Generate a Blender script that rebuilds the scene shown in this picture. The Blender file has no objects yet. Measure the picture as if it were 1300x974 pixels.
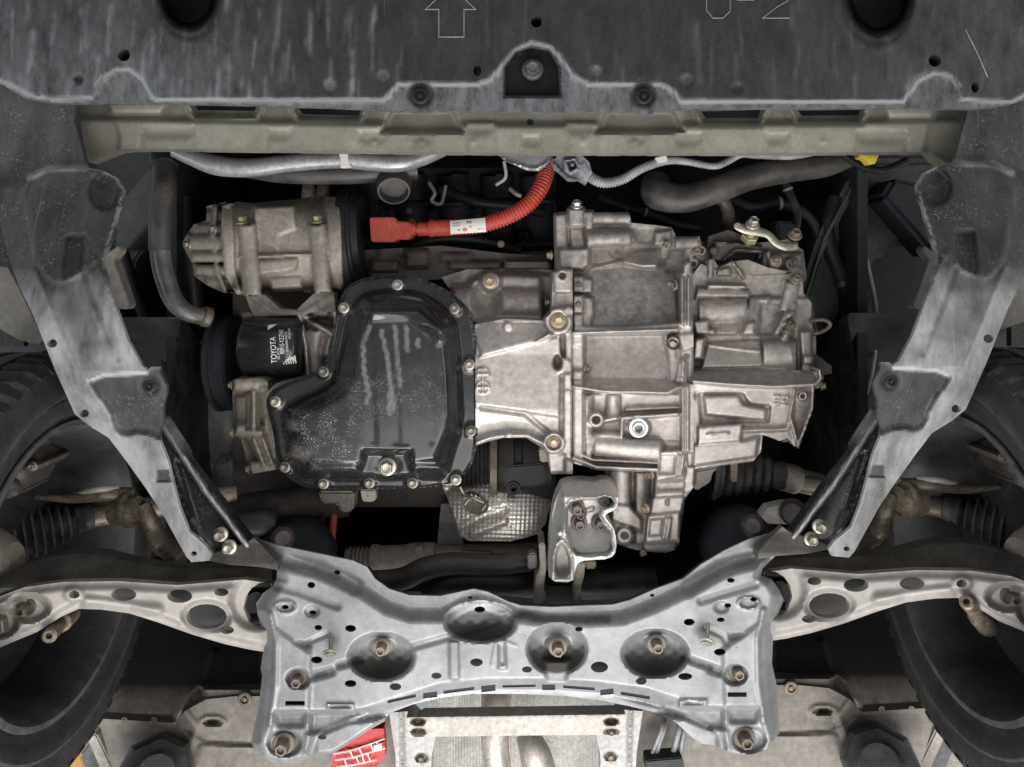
import bpy, bmesh, math, random
import numpy as np
from mathutils import Vector, Matrix
from mathutils.geometry import delaunay_2d_cdt
random.seed(7)
sc = bpy.context.scene
COL = sc.collection
R = math.radians
# ---------------------------------------------------------------- camera, world, lamps, exposure
# The camera lies under the lifted car and looks straight up. World x = picture right,
# world y = picture down (towards the car's rear), world z = up (away from the camera).
F, CX, CY, CZ = 1000.0, 650.0, 340.0, 0.5
cam = bpy.data.cameras.new('camera'); camo = bpy.data.objects.new('camera', cam); COL.objects.link(camo)
camo.location = (0, 0, CZ); camo.rotation_euler = (math.pi, 0, 0)
cam.sensor_width = 36; cam.lens = 36*F/1300; cam.shift_y = -(487-CY)/1300
cam.clip_start = 0.05; cam.clip_end = 60
sc.camera = camo
w = bpy.data.worlds.new('World'); sc.world = w; w.use_nodes = True
w.node_tree.nodes['Background'].inputs[0].default_value = (0.90, 0.93, 0.97, 1)
w.node_tree.nodes['Background'].inputs[1].default_value = 0.33
def lamp(name, loc, target, size, power, col):
    d = bpy.data.lights.new(name, 'AREA'); d.shape = 'RECTANGLE'; d.size, d.size_y = size; d.energy = power; d.color = col
    o = bpy.data.objects.new(name, d); COL.objects.link(o); o.location = loc
    o.rotation_euler = (Vector(target)-Vector(loc)).to_track_quat('-Z', 'Y').to_euler()
lamp('floor_light_rear', (0.30, 1.32, 0.02), (0.30, 1.32, 2), (1.84, 1.42), 25, (1.0, 0.97, 0.94))  # added area lamp, standing in for daylight off the floor; fills from below
lamp('workshop_light_rear', (0.1, 2.3, 0.6), (0, 0.2, 1.85), (1.9, 0.6), 38, (1.0, 0.98, 0.96))
lamp('workshop_light_left', (-2.3, 0.6, 0.45), (0, 0.2, 1.85), (1.5, 0.8), 12, (0.92, 0.96, 1.0))
lamp('workshop_light_right', (2.3, 0.6, 0.45), (0, 0.2, 1.85), (1.5, 0.8), 12, (1.0, 0.95, 0.90))
lamp('workshop_light_front', (0.2, -2.4, 0.35), (0, 0, 1.8), (1.6, 0.6), 4, (0.95, 0.97, 1.0))
vs = sc.view_settings; vs.view_transform = 'Standard'; vs.look = 'None'; vs.exposure = 0.33; vs.gamma = 1
vs.use_curve_mapping = False

# ---------------------------------------------------------------- materials
MAT = {}
def mat(name, c1, c2=None, rough=.5, metal=0.0, ns=30, stretch=(1,1,1), dirt=None, bump=.15, bs=250, rv=.12, coat=0,
        contrast=(.35,.68), speck=None, ndirt=60, spec=.5, dstretch=(1,1,1), fine=0.25, grid=None, scratch=None):
    m = bpy.data.materials.new(name); m.use_nodes = True; nt = m.node_tree; N = nt.nodes; L = nt.links
    b = N['Principled BSDF']; c2 = c2 or c1
    tc0 = N.new('ShaderNodeTexCoord'); oi = N.new('ShaderNodeObjectInfo'); tc = N.new('ShaderNodeVectorMath'); tc.operation = 'MULTIPLY_ADD'
    L.new(oi.outputs['Random'], tc.inputs[0]); tc.inputs[1].default_value = (7.3, 5.1, 3.7); L.new(tc0.outputs['Object'], tc.inputs[2])
    def mapping(s):
        mp = N.new('ShaderNodeMapping'); mp.inputs['Scale'].default_value = s; L.new(tc.outputs[0], mp.inputs[0]); return mp
    def noise(scale, mp, det=6, rough_=.6):
        n = N.new('ShaderNodeTexNoise'); n.inputs['Scale'].default_value = scale; n.inputs['Detail'].default_value = det
        n.inputs['Roughness'].default_value = rough_; L.new(mp.outputs[0], n.inputs['Vector']); return n.outputs['Fac']
    def ramp(f, a, c):
        r = N.new('ShaderNodeMapRange'); r.inputs[1].default_value = a; r.inputs[2].default_value = c; L.new(f, r.inputs[0]); return r.outputs[0]
    def mix(f, a, c):
        x = N.new('ShaderNodeMix'); x.data_type = 'RGBA'
        if isinstance(f, float): x.inputs[0].default_value = f
        else: L.new(f, x.inputs[0])
        for k, v in ((6, a), (7, c)):
            if isinstance(v, tuple): x.inputs[k].default_value = (*v, 1)
            else: L.new(v, x.inputs[k])
        return x.outputs[2]
    def math_(op, a, c, clamp=False):
        x = N.new('ShaderNodeMath'); x.operation = op; x.use_clamp = clamp
        for k, v in ((0, a), (1, c)):
            if isinstance(v, (int, float)): x.inputs[k].default_value = v
            else: L.new(v, x.inputs[k])
        return x.outputs[0]
    m1 = mapping(stretch); m0 = mapping((1,1,1))
    n1 = noise(ns, m1)
    f1 = ramp(n1, *contrast)
    col = mix(f1, c1, c2)
    nf = noise(ns*9, m0, 3)
    ff = ramp(nf, .3, .7)
    dk = tuple(x*(1-fine) for x in (1,1,1)); lt = tuple(1+fine*.6 for x in (1,1,1))
    tint = mix(ff, dk, lt)
    x = N.new('ShaderNodeMix'); x.data_type = 'RGBA'; x.blend_type = 'MULTIPLY'; x.inputs[0].default_value = 1
    L.new(col, x.inputs[6]); L.new(tint, x.inputs[7]); col = x.outputs[2]
    if name.startswith('bolt'):
        x = N.new('ShaderNodeMix'); x.data_type = 'RGBA'; x.blend_type = 'MULTIPLY'; x.inputs[0].default_value = 1; L.new(col, x.inputs[6])
        cr = N.new('ShaderNodeCombineColor'); v = math_('ADD', math_('MULTIPLY', oi.outputs['Random'], .6), .5)
        L.new(v, cr.inputs[0]); L.new(math_('MULTIPLY', v, .97), cr.inputs[1]); L.new(math_('MULTIPLY', v, .92), cr.inputs[2]); L.new(cr.outputs[0], x.inputs[7]); col = x.outputs[2]
    rg = math_('ADD', math_('MULTIPLY', ramp(n1, .3, .7), rv*2), rough-rv)
    if speck:
        sc_, thr, cs = speck
        ns_ = noise(sc_, m0, 4, .75)
        fs = ramp(ns_, thr, thr+.05)
        big = ramp(noise(sc_*.12, m0, 3), .42, .62)
        at = N.new('ShaderNodeAttribute'); at.attribute_name = 'speck'
        fs = math_('MULTIPLY', math_('MULTIPLY', fs, big), at.outputs['Fac'], True)
        col = mix(fs, col, cs); rg = math_('ADD', rg, math_('MULTIPLY', fs, .4))
    if scratch:
        amt, rot_, thr_, k_ = scratch
        for q in (0, 1):
            mp = N.new('ShaderNodeMapping'); mp.inputs['Rotation'].default_value = (0, 0, R(rot_*(1-2.3*q))); mp.inputs['Scale'].default_value = (k_*22, k_*.5, k_); L.new(tc.outputs[0], mp.inputs[0])
            fs = math_('MULTIPLY', ramp(noise(1.0, mp, 2, .5), thr_+.04*q, thr_+.04*q+.05), amt*2, True)
            fs = math_('MULTIPLY', fs, ramp(noise(9+5*q, m0, 3), .45, .65))
            col = mix(fs, col, (.62,.61,.60))
    met = metal
    if dirt:
        at = N.new('ShaderNodeAttribute'); at.attribute_name = 'dirt'
        nd = noise(ndirt, mapping(dstretch), 8, .7)
        fd = math_('MULTIPLY', at.outputs['Fac'], ramp(nd, .25, .62), True)
        fd = math_('MAXIMUM', fd, math_('SUBTRACT', math_('MULTIPLY', at.outputs['Fac'], 2.0), 1.0), True)
        col = mix(fd, col, dirt)
        rg = math_('ADD', rg, math_('MULTIPLY', math_('SUBTRACT', .75, rg), fd))
        if metal > 0:
            met = math_('MULTIPLY', math_('SUBTRACT', 1.0, math_('MULTIPLY', fd, .8)), metal)
    L.new(col, b.inputs['Base Color']); L.new(rg, b.inputs['Roughness'])
    if isinstance(met, (int, float)): b.inputs['Metallic'].default_value = met
    else: L.new(met, b.inputs['Metallic'])
    b.inputs['Specular IOR Level'].default_value = spec
    if coat: b.inputs['Coat Weight'].default_value = coat; b.inputs['Coat Roughness'].default_value = .08
    if bump:
        bp = N.new('ShaderNodeBump'); bp.inputs['Strength'].default_value = bump; bp.inputs['Distance'].default_value = .002
        L.new(noise(bs, m0, 5, .65), bp.inputs['Height']); L.new(bp.outputs[0], b.inputs['Normal'])
    if grid:
        k_, rot_, st_ = grid
        mp = N.new('ShaderNodeMapping'); mp.inputs['Rotation'].default_value = (0, 0, R(rot_)); mp.inputs['Scale'].default_value = (k_, k_, k_); L.new(tc.outputs[0], mp.inputs[0])
        sx = N.new('ShaderNodeSeparateXYZ'); L.new(mp.outputs[0], sx.inputs[0])
        hh = math_('MULTIPLY', math_('SINE', sx.outputs[0], 0), math_('SINE', sx.outputs[1], 0))
        b2 = N.new('ShaderNodeBump'); b2.inputs['Strength'].default_value = st_; b2.inputs['Distance'].default_value = .003
        L.new(hh, b2.inputs['Height']); L.new(bp.outputs[0], b2.inputs['Normal']); L.new(b2.outputs[0], b.inputs['Normal'])
    MAT[name] = m; return m
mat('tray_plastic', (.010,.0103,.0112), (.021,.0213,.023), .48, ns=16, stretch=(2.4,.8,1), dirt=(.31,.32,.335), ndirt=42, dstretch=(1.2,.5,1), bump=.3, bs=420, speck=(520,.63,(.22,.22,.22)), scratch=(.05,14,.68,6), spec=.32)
mat('strip_plastic', (.013,.013,.0132), (.030,.030,.0305), .5, ns=14, dirt=(.50,.505,.505), ndirt=15, dstretch=(1.6,.55,1), bump=.35, bs=300, speck=(230,.57,(.20,.19,.17)), scratch=(.05,25,.64,10), spec=.3)
mat('olive_paint', (.215,.205,.165), (.29,.28,.23), .40, ns=16, dirt=(.10,.08,.06), bump=.08, bs=300, fine=.12)
mat('frame_steel', (.225,.233,.245), (.375,.378,.38), .34, .28, ns=7, dirt=(.032,.029,.026), ndirt=26, bump=.14, bs=160, rv=.08, fine=.14, contrast=(.25,.75), speck=(420,.585,(.12,.10,.085)), scratch=(.08,35,.61,24))
mat('arm_steel', (.27,.25,.23), (.375,.35,.325), .44, .12, ns=8, dirt=(.09,.075,.06), ndirt=40, bump=.12, bs=160, fine=.14, contrast=(.2,.8), speck=(400,.62,(.15,.11,.08)))
mat('cast_alu', (.49,.445,.415), (.66,.61,.575), .35, .68, ns=11, dirt=(.085,.067,.055), ndirt=48, bump=.45, bs=560, rv=.08, fine=.24, speck=(45,.28,(.50,.37,.22)))
mat('cast_dusty', (.28,.245,.21), (.42,.38,.335), .55, .35, ns=16, dirt=(.08,.065,.055), ndirt=50, bump=.35, bs=380, fine=.24)
mat('cast_dark', (.075,.066,.06), (.15,.13,.115), .6, .3, ns=18, dirt=(.03,.028,.026), bump=.3, bs=300)
mat('bracket_grey', (.50,.485,.455), (.60,.585,.555), .42, .45, ns=15, dirt=(.2,.17,.13), bump=.2, bs=420, fine=.12)
mat('black_gloss', (.012,.012,.013), (.026,.026,.028), .24, 0, ns=9, dirt=(.27,.25,.235), ndirt=120, bump=.05, bs=140, coat=.15, rv=.08, speck=(360,.54,(.42,.40,.37)), fine=.25)
mat('black_paint', (.010,.011,.012), (.022,.023,.026), .28, 0, ns=25, dirt=(.42,.41,.40), bump=.2, bs=250, speck=(260,.58,(.3,.3,.3)))
mat('dark_bracket', (.06,.055,.048), (.13,.12,.105), .45, .2, ns=18, dirt=(.4,.38,.35), bump=.2)
mat('black_plastic', (.010,.011,.012), (.024,.025,.027), .5, ns=20, bump=.1, spec=.35)
mat('grey_liner', (.040,.042,.047), (.080,.083,.09), .55, ns=7, bump=.1)
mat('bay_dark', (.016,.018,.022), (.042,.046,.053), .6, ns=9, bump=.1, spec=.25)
mat('pipe_grey', (.10,.098,.095), (.26,.25,.24), .42, .4, ns=10, bump=.12)
mat('rubber', (.013,.013,.013), (.035,.034,.032), .52, ns=30, bump=.15, spec=.35)
mat('hose_rubber', (.030,.028,.026), (.085,.075,.066), .5, ns=22, bump=.12)
mat('boot_rubber', (.016,.016,.017), (.11,.105,.098), .55, ns=26, bump=.12, spec=.35)
mat('tyre_rubber', (.014,.0137,.0135), (.032,.031,.030), .6, ns=14, bump=.25, bs=200, dirt=(.26,.25,.24), spec=.3)
mat('wheel_steel', (.028,.028,.030), (.055,.054,.056), .45, .2, ns=14, dirt=(.30,.29,.28))
mat('bolt_zinc', (.36,.34,.30), (.58,.56,.51), .38, .75, ns=160, bump=.1, fine=.2)
mat('bolt_yellow', (.48,.40,.27), (.62,.54,.40), .42, .6, ns=110, bump=.15, fine=.2)
mat('bolt_brown', (.17,.135,.105), (.36,.315,.26), .5, .5, ns=150, bump=.2, fine=.25)
mat('bolt_purple', (.155,.125,.13), (.24,.20,.205), .5, .4, ns=80, bump=.15)
mat('bolt_blue', (.52,.55,.57), (.68,.71,.73), .3, .85, ns=70, bump=.05)
mat('alu_pipe', (.30,.305,.32), (.46,.46,.47), .42, .5, ns=15, dirt=(.28,.22,.16), bump=.12, bs=300)
mat('orange_plastic', (.50,.058,.036), (.56,.10,.068), .48, ns=22, bump=.1, fine=.3)
mat('grey_conduit', (.22,.225,.23), (.40,.40,.41), .45, ns=30, bump=.1)
mat('grey_plastic', (.20,.21,.225), (.32,.33,.345), .4, ns=40, bump=.08)
mat('yellow_plastic', (.72,.52,.04), (.80,.60,.06), .4, ns=40, bump=.05)
mat('shield_foil', (.58,.53,.48), (.80,.76,.70), .34, .8, ns=26, bump=.06, bs=200, dirt=(.25,.19,.13))
mat('tunnel_foil', (.40,.39,.37), (.55,.53,.50), .42, .4, ns=16, bump=.1, bs=200, grid=(1500,45,.35))
mat('floor_paint', (.15,.134,.115), (.27,.245,.215), .55, .05, ns=9, dirt=(.028,.025,.023), ndirt=30, bump=.25, bs=140, scratch=(.05,40,.62,14))
mat('bar_paint', (.40,.365,.325), (.52,.485,.44), .45, .1, ns=13, dirt=(.2,.15,.1), bump=.15, bs=160)
mat('rail_paint', (.34,.335,.325), (.46,.45,.435), .45, .1, ns=13, dirt=(.2,.15,.1), bump=.15, bs=160)
mat('red_paint', (.48,.022,.016), (.60,.04,.03), .4, ns=20, bump=.05)
mat('white_print', (.80,.80,.78), None, .5, bump=0, fine=.02)
mat('label_white', (.72,.69,.62), None, .5, bump=0, fine=.03)
mat('black_print', (.03,.03,.03), None, .5, bump=0)
mat('pink_print', (.6,.12,.16), None, .5, bump=0)
mat('lift_steel', (.17,.175,.185), (.25,.255,.265), .42, .3, ns=10, bump=.1)
mat('lift_blue', (.10,.25,.46), (.14,.31,.53), .45, ns=10, bump=.08)
mat('pad_rubber', (.020,.020,.021), (.06,.06,.062), .35, ns=20, bump=.15)
mat('wall_paint', (.78,.74,.62), (.82,.79,.68), .7, ns=3, bump=.02, fine=.03)
mat('orange_wall', (.75,.40,.10), (.80,.48,.16), .6, ns=3, bump=.02)
mat('concrete', (.36,.36,.35), (.46,.46,.45), .7, ns=2, bump=.1)
mat('rust_pipe', (.42,.375,.33), (.62,.575,.53), .42, .55, ns=18, bump=.15)
mat('rail_green', (.055,.065,.058), (.09,.10,.088), .55, ns=9, bump=.08)

# ---------------------------------------------------------------- helpers
def U(px, py, D): return Vector(((px-CX)*D/F, (py-CY)*D/F, CZ+D))
ORI = {}; THINGS = []
def link(o, origin, parent):
    COL.objects.link(o)
    if parent is not None:
        o.parent = parent; o.location = origin - ORI[parent]
    else: o.location = origin
    ORI[o] = origin
    return o
def props(o, label=None, cat=None, group=None, kind=None):
    if label: o['label'] = label
    if cat: o['category'] = cat
    if group: o['group'] = group
    if kind: o['kind'] = kind
    return o
def thing(name, label, cat, at, group=None):
    o = bpy.data.objects.new(name, None); o.empty_display_size = .02
    link(o, U(*at), None); THINGS.append(o); return props(o, label, cat, group)
def mk(name, V, faces, m, parent=None, angle=35, attrs=None):
    V = np.asarray(V, dtype=float); org = Vector((V.min(0)+V.max(0))/2)
    me = bpy.data.meshes.new(name); me.from_pydata((V-np.array(org)).tolist(), [], faces); me.update()
    me.materials.append(MAT[m] if isinstance(m, str) else m)
    if attrs:
        for k, a in attrs.items():
            at = me.attributes.new(k, 'FLOAT', 'POINT'); at.data.foreach_set('value', np.asarray(a, dtype=np.float32))
    me.polygons.foreach_set('use_smooth', [True]*len(me.polygons))
    me.set_sharp_from_angle(angle=R(angle))
    return link(bpy.data.objects.new(name, me), org, parent)
def chaikin(p, n=2):
    p = [tuple(map(float, q)) for q in p]
    for _ in range(n):
        q = []
        for i in range(len(p)):
            a, b = p[i], p[(i+1) % len(p)]
            q += [(a[0]*.75+b[0]*.25, a[1]*.75+b[1]*.25), (a[0]*.25+b[0]*.75, a[1]*.25+b[1]*.75)]
        p = q
    return p
def resample(p, step):
    out = []
    for i in range(len(p)):
        a, b = p[i], p[(i+1) % len(p)]; l = math.hypot(b[0]-a[0], b[1]-a[1]); n = max(1, int(round(l/step)))
        for k in range(n): out.append((a[0]+(b[0]-a[0])*k/n, a[1]+(b[1]-a[1])*k/n))
    return out
def seg_d(X, Y, a, b):
    dx, dy = b[0]-a[0], b[1]-a[1]; L2 = dx*dx+dy*dy+1e-9
    t = np.clip(((X-a[0])*dx+(Y-a[1])*dy)/L2, 0, 1)
    return np.hypot(X-a[0]-t*dx, Y-a[1]-t*dy), t
def sdf(X, Y, p):
    d = np.full(X.shape, 1e9); ins = np.zeros(X.shape, bool)
    for i in range(len(p)):
        a, b = p[i], p[(i+1) % len(p)]
        d = np.minimum(d, seg_d(X, Y, a, b)[0])
        if a[1] != b[1]:
            c = ((a[1] > Y) != (b[1] > Y)) & (X < (b[0]-a[0])*(Y-a[1])/(b[1]-a[1])+a[0]); ins ^= c
    return np.where(ins, -d, d)
def line_d(X, Y, p):
    d = np.full(X.shape, 1e9)
    for a, b in zip(p[:-1], p[1:]): d = np.minimum(d, seg_d(X, Y, a, b)[0])
    return d
def sstep(t): t = np.clip(t, 0, 1); return t*t*(3-2*t)
def ell(cx, cy, rx, ry=None, n=20, rot=0):
    ry = ry or rx; c, s = math.cos(R(rot)), math.sin(R(rot))
    return [(cx+rx*math.cos(a)*c-ry*math.sin(a)*s, cy+rx*math.cos(a)*s+ry*math.sin(a)*c) for a in [2*math.pi*i/n for i in range(n)]]
def rect(x0, y0, x1, y1): return [(x0,y0),(x1,y0),(x1,y1),(x0,y1)]
class H:
    """Height (towards the camera, in pixels) and dirt over the points of a relief, painted in order."""
    def __init__(s, X, Y): s.X, s.Y, s.h, s.d, s.k = X, Y, np.zeros(X.shape), np.zeros(X.shape), np.ones(X.shape)
    def m(s, p, w, sm=0): return sstep((w/2-sdf(s.X, s.Y, chaikin(p, sm) if sm else p))/w)
    def set(s, p, h, w=3, sm=0, dirt=None):
        t = s.m(p, w, sm); tgt = h(s.X, s.Y) if callable(h) else h
        s.h = s.h*(1-t)+tgt*t
        if dirt is not None: s.d = s.d*(1-t)+dirt*t
        return s
    def add(s, p, h, w=3, sm=0):
        s.h = s.h+(h(s.X, s.Y) if callable(h) else h)*s.m(p, w, sm); return s
    def grade(s, p, a, ha, b, hb, w=3, sm=0, dirt=None, pw=1):
        """set to a slope: height ha at point a, hb at point b"""
        dx, dy = b[0]-a[0], b[1]-a[1]; L2 = dx*dx+dy*dy
        return s.set(p, lambda X, Y: ha+(hb-ha)*np.clip(((X-a[0])*dx+(Y-a[1])*dy)/L2, 0, 1)**pw, w, sm, dirt)
    def line(s, p, h, w, flat=.0):
        d = line_d(s.X, s.Y, p); s.h = s.h+h*sstep((1-d/w)/(1-flat)); return s
    def ridge(s, p, h, w, flat=.4):
        d = line_d(s.X, s.Y, p); t = sstep((1-d/w)/(1-flat)); s.h = s.h*(1-t)+np.maximum(s.h, h+2.5)*t; return s
    def dome(s, cx, cy, rx, ry, h, pw=1.0, dirt=None):
        r2 = ((s.X-cx)/rx)**2+((s.Y-cy)/ry)**2; t = np.clip(1-r2, 0, 1)**pw; s.h = s.h+h*t
        if dirt is not None: s.d = np.maximum(s.d, dirt*sstep(np.clip(1-r2, 0, 1)*2.5))
        return s
    def cyl(s, a, b, r0, r1, top, dirt=None):
        d, t = seg_d(s.X, s.Y, a, b); dx, dy = b[0]-a[0], b[1]-a[1]; l = math.hypot(dx, dy)
        perp = np.abs((s.X-a[0])*dy-(s.Y-a[1])*dx)/l; along = ((s.X-a[0])*dx+(s.Y-a[1])*dy)/l
        r = r0+(r1-r0)*t; ok = (perp < r) & (along > -1) & (along < l+1)
        hh = top-r+np.sqrt(np.maximum(r*r-perp*perp, 0)); s.h = np.where(ok, np.maximum(s.h, hh), s.h)
        if dirt is not None: s.d = np.where(ok, dirt, s.d)
        return s
    def boss(s, cx, cy, r, h, hole=0, w=2.5, depth=14):
        s.set(ell(cx, cy, r), h, w)
        if hole: s.set(ell(cx, cy, hole), h-depth, 2); 
        return s
    def paint(s, p, v, w=8, sm=0): t = s.m(p, w, sm); s.d = s.d*(1-t)+v*t; return s
    def pline(s, p, v, w): s.d = np.maximum(s.d, v*sstep(1.4*(1-line_d(s.X, s.Y, p)/w))); return s
    def speck(s, p, v, w=12): t = s.m(p, w); s.k = s.k*(1-t)+v*t; return s
def relief(name, outline, D, fn, m, parent=None, res=3, holes=(), back=12, sm=0, hback=None, angle=55, speck0=1.0, tilt=None, soft=0):
    """A stamped or cast body: outline and holes in picture pixels, unprojected at its real distance D; fn paints its relief."""
    out = chaikin(outline, sm) if sm else list(outline)
    bs = resample(out, res); loops = [bs]+[resample(h, max(1.5, res*.8)) for h in holes]
    pts = []; edges = []
    for lp in loops:
        n0 = len(pts); pts += lp; edges += [(n0+i, n0+(i+1) % len(lp)) for i in range(len(lp))]
    xs = [p[0] for p in bs]; ys = [p[1] for p in bs]
    gx, gy = np.meshgrid(np.arange(min(xs), max(xs), res), np.arange(min(ys), max(ys), res*.87)); gx = gx.copy(); gx[1::2] += res/2
    gx = gx.ravel()+np.random.RandomState(3).uniform(-.12, .12, gx.size)*res; gy = gy.ravel()
    keep = sdf(gx, gy, out) < -.55*res
    for h in holes: keep &= sdf(gx, gy, h) > .5*res
    pts += list(zip(gx[keep].tolist(), gy[keep].tolist()))
    r = delaunay_2d_cdt([Vector(p) for p in pts], edges, [], 0, 1e-4)
    P = np.array([tuple(v) for v in r[0]]); T = np.array([tuple(f) for f in r[2]])
    c = P[T].mean(1); ok = sdf(c[:, 0], c[:, 1], bs) < 0
    for lp in loops[1:]: ok &= sdf(c[:, 0], c[:, 1], lp) > 0
    T = T[ok]
    hh = H(P[:, 0], P[:, 1])
    if fn: fn(hh)
    h = hh.h
    if tilt is not None: h = h+tilt(P[:, 0], P[:, 1])
    if soft:
        i = np.concatenate([T[:, 0], T[:, 1], T[:, 2]]); j = np.concatenate([T[:, 1], T[:, 2], T[:, 0]])
        n_ = np.bincount(i, minlength=len(P))+np.bincount(j, minlength=len(P))+1e-9
        for _ in range(soft):
            a_ = np.bincount(i, weights=h[j], minlength=len(P))+np.bincount(j, weights=h[i], minlength=len(P)); h = (.5*h+.5*a_/n_) if soft > 1 else (.75*h+.25*a_/n_)
        h = h+min(soft, 2)*(0 if soft > 2 else .22)*np.sin(P[:, 0]*.071+np.sin(P[:, 1]*.043)*2)*np.sin(P[:, 1]*.057+1.3)
    d = D-h*D/F
    V = np.stack([(P[:, 0]-CX)*d/F, (P[:, 1]-CY)*d/F, CZ+d], 1)
    # triangles face the camera (-z)
    a = P[T[:, 1]]-P[T[:, 0]]; b = P[T[:, 2]]-P[T[:, 0]]; fl = (a[:, 0]*b[:, 1]-a[:, 1]*b[:, 0]) > 0
    T[fl] = T[fl][:, ::-1]
    faces = T.tolist(); cnt = {}
    for t in faces:
        for i in range(3):
            e = (t[i], t[(i+1) % 3]); cnt[e] = 1
    bnd = [e for e in cnt if (e[1], e[0]) not in cnt]
    V = V.tolist(); D1 = hh.d.tolist(); K = (hh.k*speck0).tolist()
    if back:
        mp = {}
        for e in bnd:
            for v in e:
                if v not in mp:
                    mp[v] = len(V); V.append(list(V[v])); q = list(V[v]); q[2] = max(q[2]+.002, CZ+D+back*D/F) if hback is None else q[2]+hback*D/F
                    V.append(q); D1 += [D1[v], D1[v]]; K += [K[v]]*2
        for a_, b_ in bnd: faces.append([mp[b_], mp[a_], mp[a_]+1, mp[b_]+1])
    return mk(name, V, faces, m, parent, angle, {'dirt': D1, 'speck': K})
def block(name, poly, D, depth, m, parent=None, bev=1.2, sm=0, segs=2):
    """A prism: outline in picture pixels at distance D, going back 'depth' pixels."""
    poly = chaikin(poly, sm) if sm else poly
    bm = bmesh.new(); k = D/F
    vs_ = [bm.verts.new(U(x, y, D)) for x, y in poly]
    f = bm.faces.new(vs_); bm.normal_update()
    if f.normal.z > 0: f.normal_flip()
    r = bmesh.ops.extrude_face_region(bm, geom=[f]); up = [v for v in r['geom'] if isinstance(v, bmesh.types.BMVert)]
    for v in up: v.co.z += depth*k
    bmesh.ops.recalc_face_normals(bm, faces=bm.faces)
    if bev: bmesh.ops.bevel(bm, geom=[e for e in bm.edges], offset=bev*k, segments=segs, affect='EDGES', clamp_overlap=True)
    bm.verts.index_update()
    V = [tuple(v.co) for v in bm.verts]; fs = [[v.index for v in f.verts] for f in bm.faces]; bm.free()
    return mk(name, V, fs, m, parent, 40)
def spline(pts, n=10):
    P = [Vector(p) for p in pts]; P = [P[0]*2-P[1]]+P+[P[-1]*2-P[-2]]; out = []
    for i in range(1, len(P)-2):
        for k in range(n):
            t = k/n; a, b, c, d = P[i-1:i+3]
            out.append(.5*((2*b)+(c-a)*t+(2*a-5*b+4*c-d)*t*t+(3*b-a-3*c+d)*t**3))
    out.append(P[-2]); return out
def sweep(name, C, rad, m, parent=None, seg=16, squash=1.0, attrs=None):
    V = []; fs = []; n = len(C); up = Vector((.13, .21, 1)); 
    tn = [(C[min(i+1, n-1)]-C[max(i-1, 0)]).normalized() for i in range(n)]
    nr = (up-tn[0]*up.dot(tn[0])).normalized()
    for i in range(n):
        nr = (nr-tn[i]*nr.dot(tn[i])).normalized(); bi = tn[i].cross(nr)
        for k in range(seg):
            a = 2*math.pi*k/seg; V.append(C[i]+(nr*math.cos(a)*squash+bi*math.sin(a))*rad[i])
    for i in range(n-1):
        for k in range(seg): fs.append([i*seg+k, i*seg+(k+1) % seg, (i+1)*seg+(k+1) % seg, (i+1)*seg+k])
    fs.append(list(range(seg))[::-1]); fs.append([(n-1)*seg+k for k in range(seg)])
    return mk(name, [tuple(v) for v in V], fs, m, parent, 50)
def tube(name, pts, r, m, parent=None, corr=None, n=10, seg=16, squash=1.0):
    """pts: (px, py, D); r: radius in pixels (number or one per point); corr = (period px, depth)"""
    rr = r if isinstance(r, (list, tuple)) else [r]*len(pts)
    W = [U(*p) for p in pts]; C = spline(W, n)
    rw = [rr[i]*pts[i][2]/F for i in range(len(pts))]
    rad = []
    for i in range(len(C)):
        t = i/n; j = min(int(t), len(rw)-2); u = t-j; rad.append(rw[j]*(1-u)+rw[j+1]*u)
    if corr:
        L = [0]
        for a, b in zip(C[:-1], C[1:]): L.append(L[-1]+(b-a).length)
        per = corr[0]*pts[0][2]/F; N = int(L[-1]/per*4); C2 = []; r2 = []
        La = np.array(L); Ca = np.array([tuple(c) for c in C]); ra = np.array(rad)
        for i in range(N+1):
            l = L[-1]*i/N; C2.append(Vector([np.interp(l, La, Ca[:, k]) for k in range(3)]))
            r2.append(float(np.interp(l, La, ra))*(1 if (i % 4) in (0, 1) else 1-corr[1]))
        C, rad = C2, r2
    return sweep(name, C, rad, m, parent, seg, squash)
def lathe(name, A, B, prof, m, parent=None, seg=40, angle=35, cap=True, dirt=None):
    """prof: (distance along A->B as fraction, radius in metres)"""
    A, B = Vector(A), Vector(B); ax = B-A; z = ax.normalized(); x = z.orthogonal().normalized(); y = z.cross(x)
    V = []; fs = []; n = len(prof); at = {'dirt': [d for d in dirt for _ in range(seg)]} if dirt else None
    for t, r in prof:
        for k in range(seg): a = 2*math.pi*k/seg; V.append(tuple(A+ax*t+(x*math.cos(a)+y*math.sin(a))*r))
    for i in range(n-1):
        for k in range(seg): fs.append([i*seg+k, i*seg+(k+1) % seg, (i+1)*seg+(k+1) % seg, (i+1)*seg+k])
    if cap: fs.append(list(range(seg))[::-1]); fs.append([(n-1)*seg+k for k in range(seg)])
    return mk(name, V, fs, m, parent, angle, at)
def plathe(name, a, b, prof, m, parent=None, seg=40, angle=35):
    """ends a, b as (px, py, D), radii in pixels"""
    D = (a[2]+b[2])/2
    return lathe(name, U(*a), U(*b), [(t, r*D/F) for t, r in prof], m, parent, seg, angle)
BOLT = {}
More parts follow.
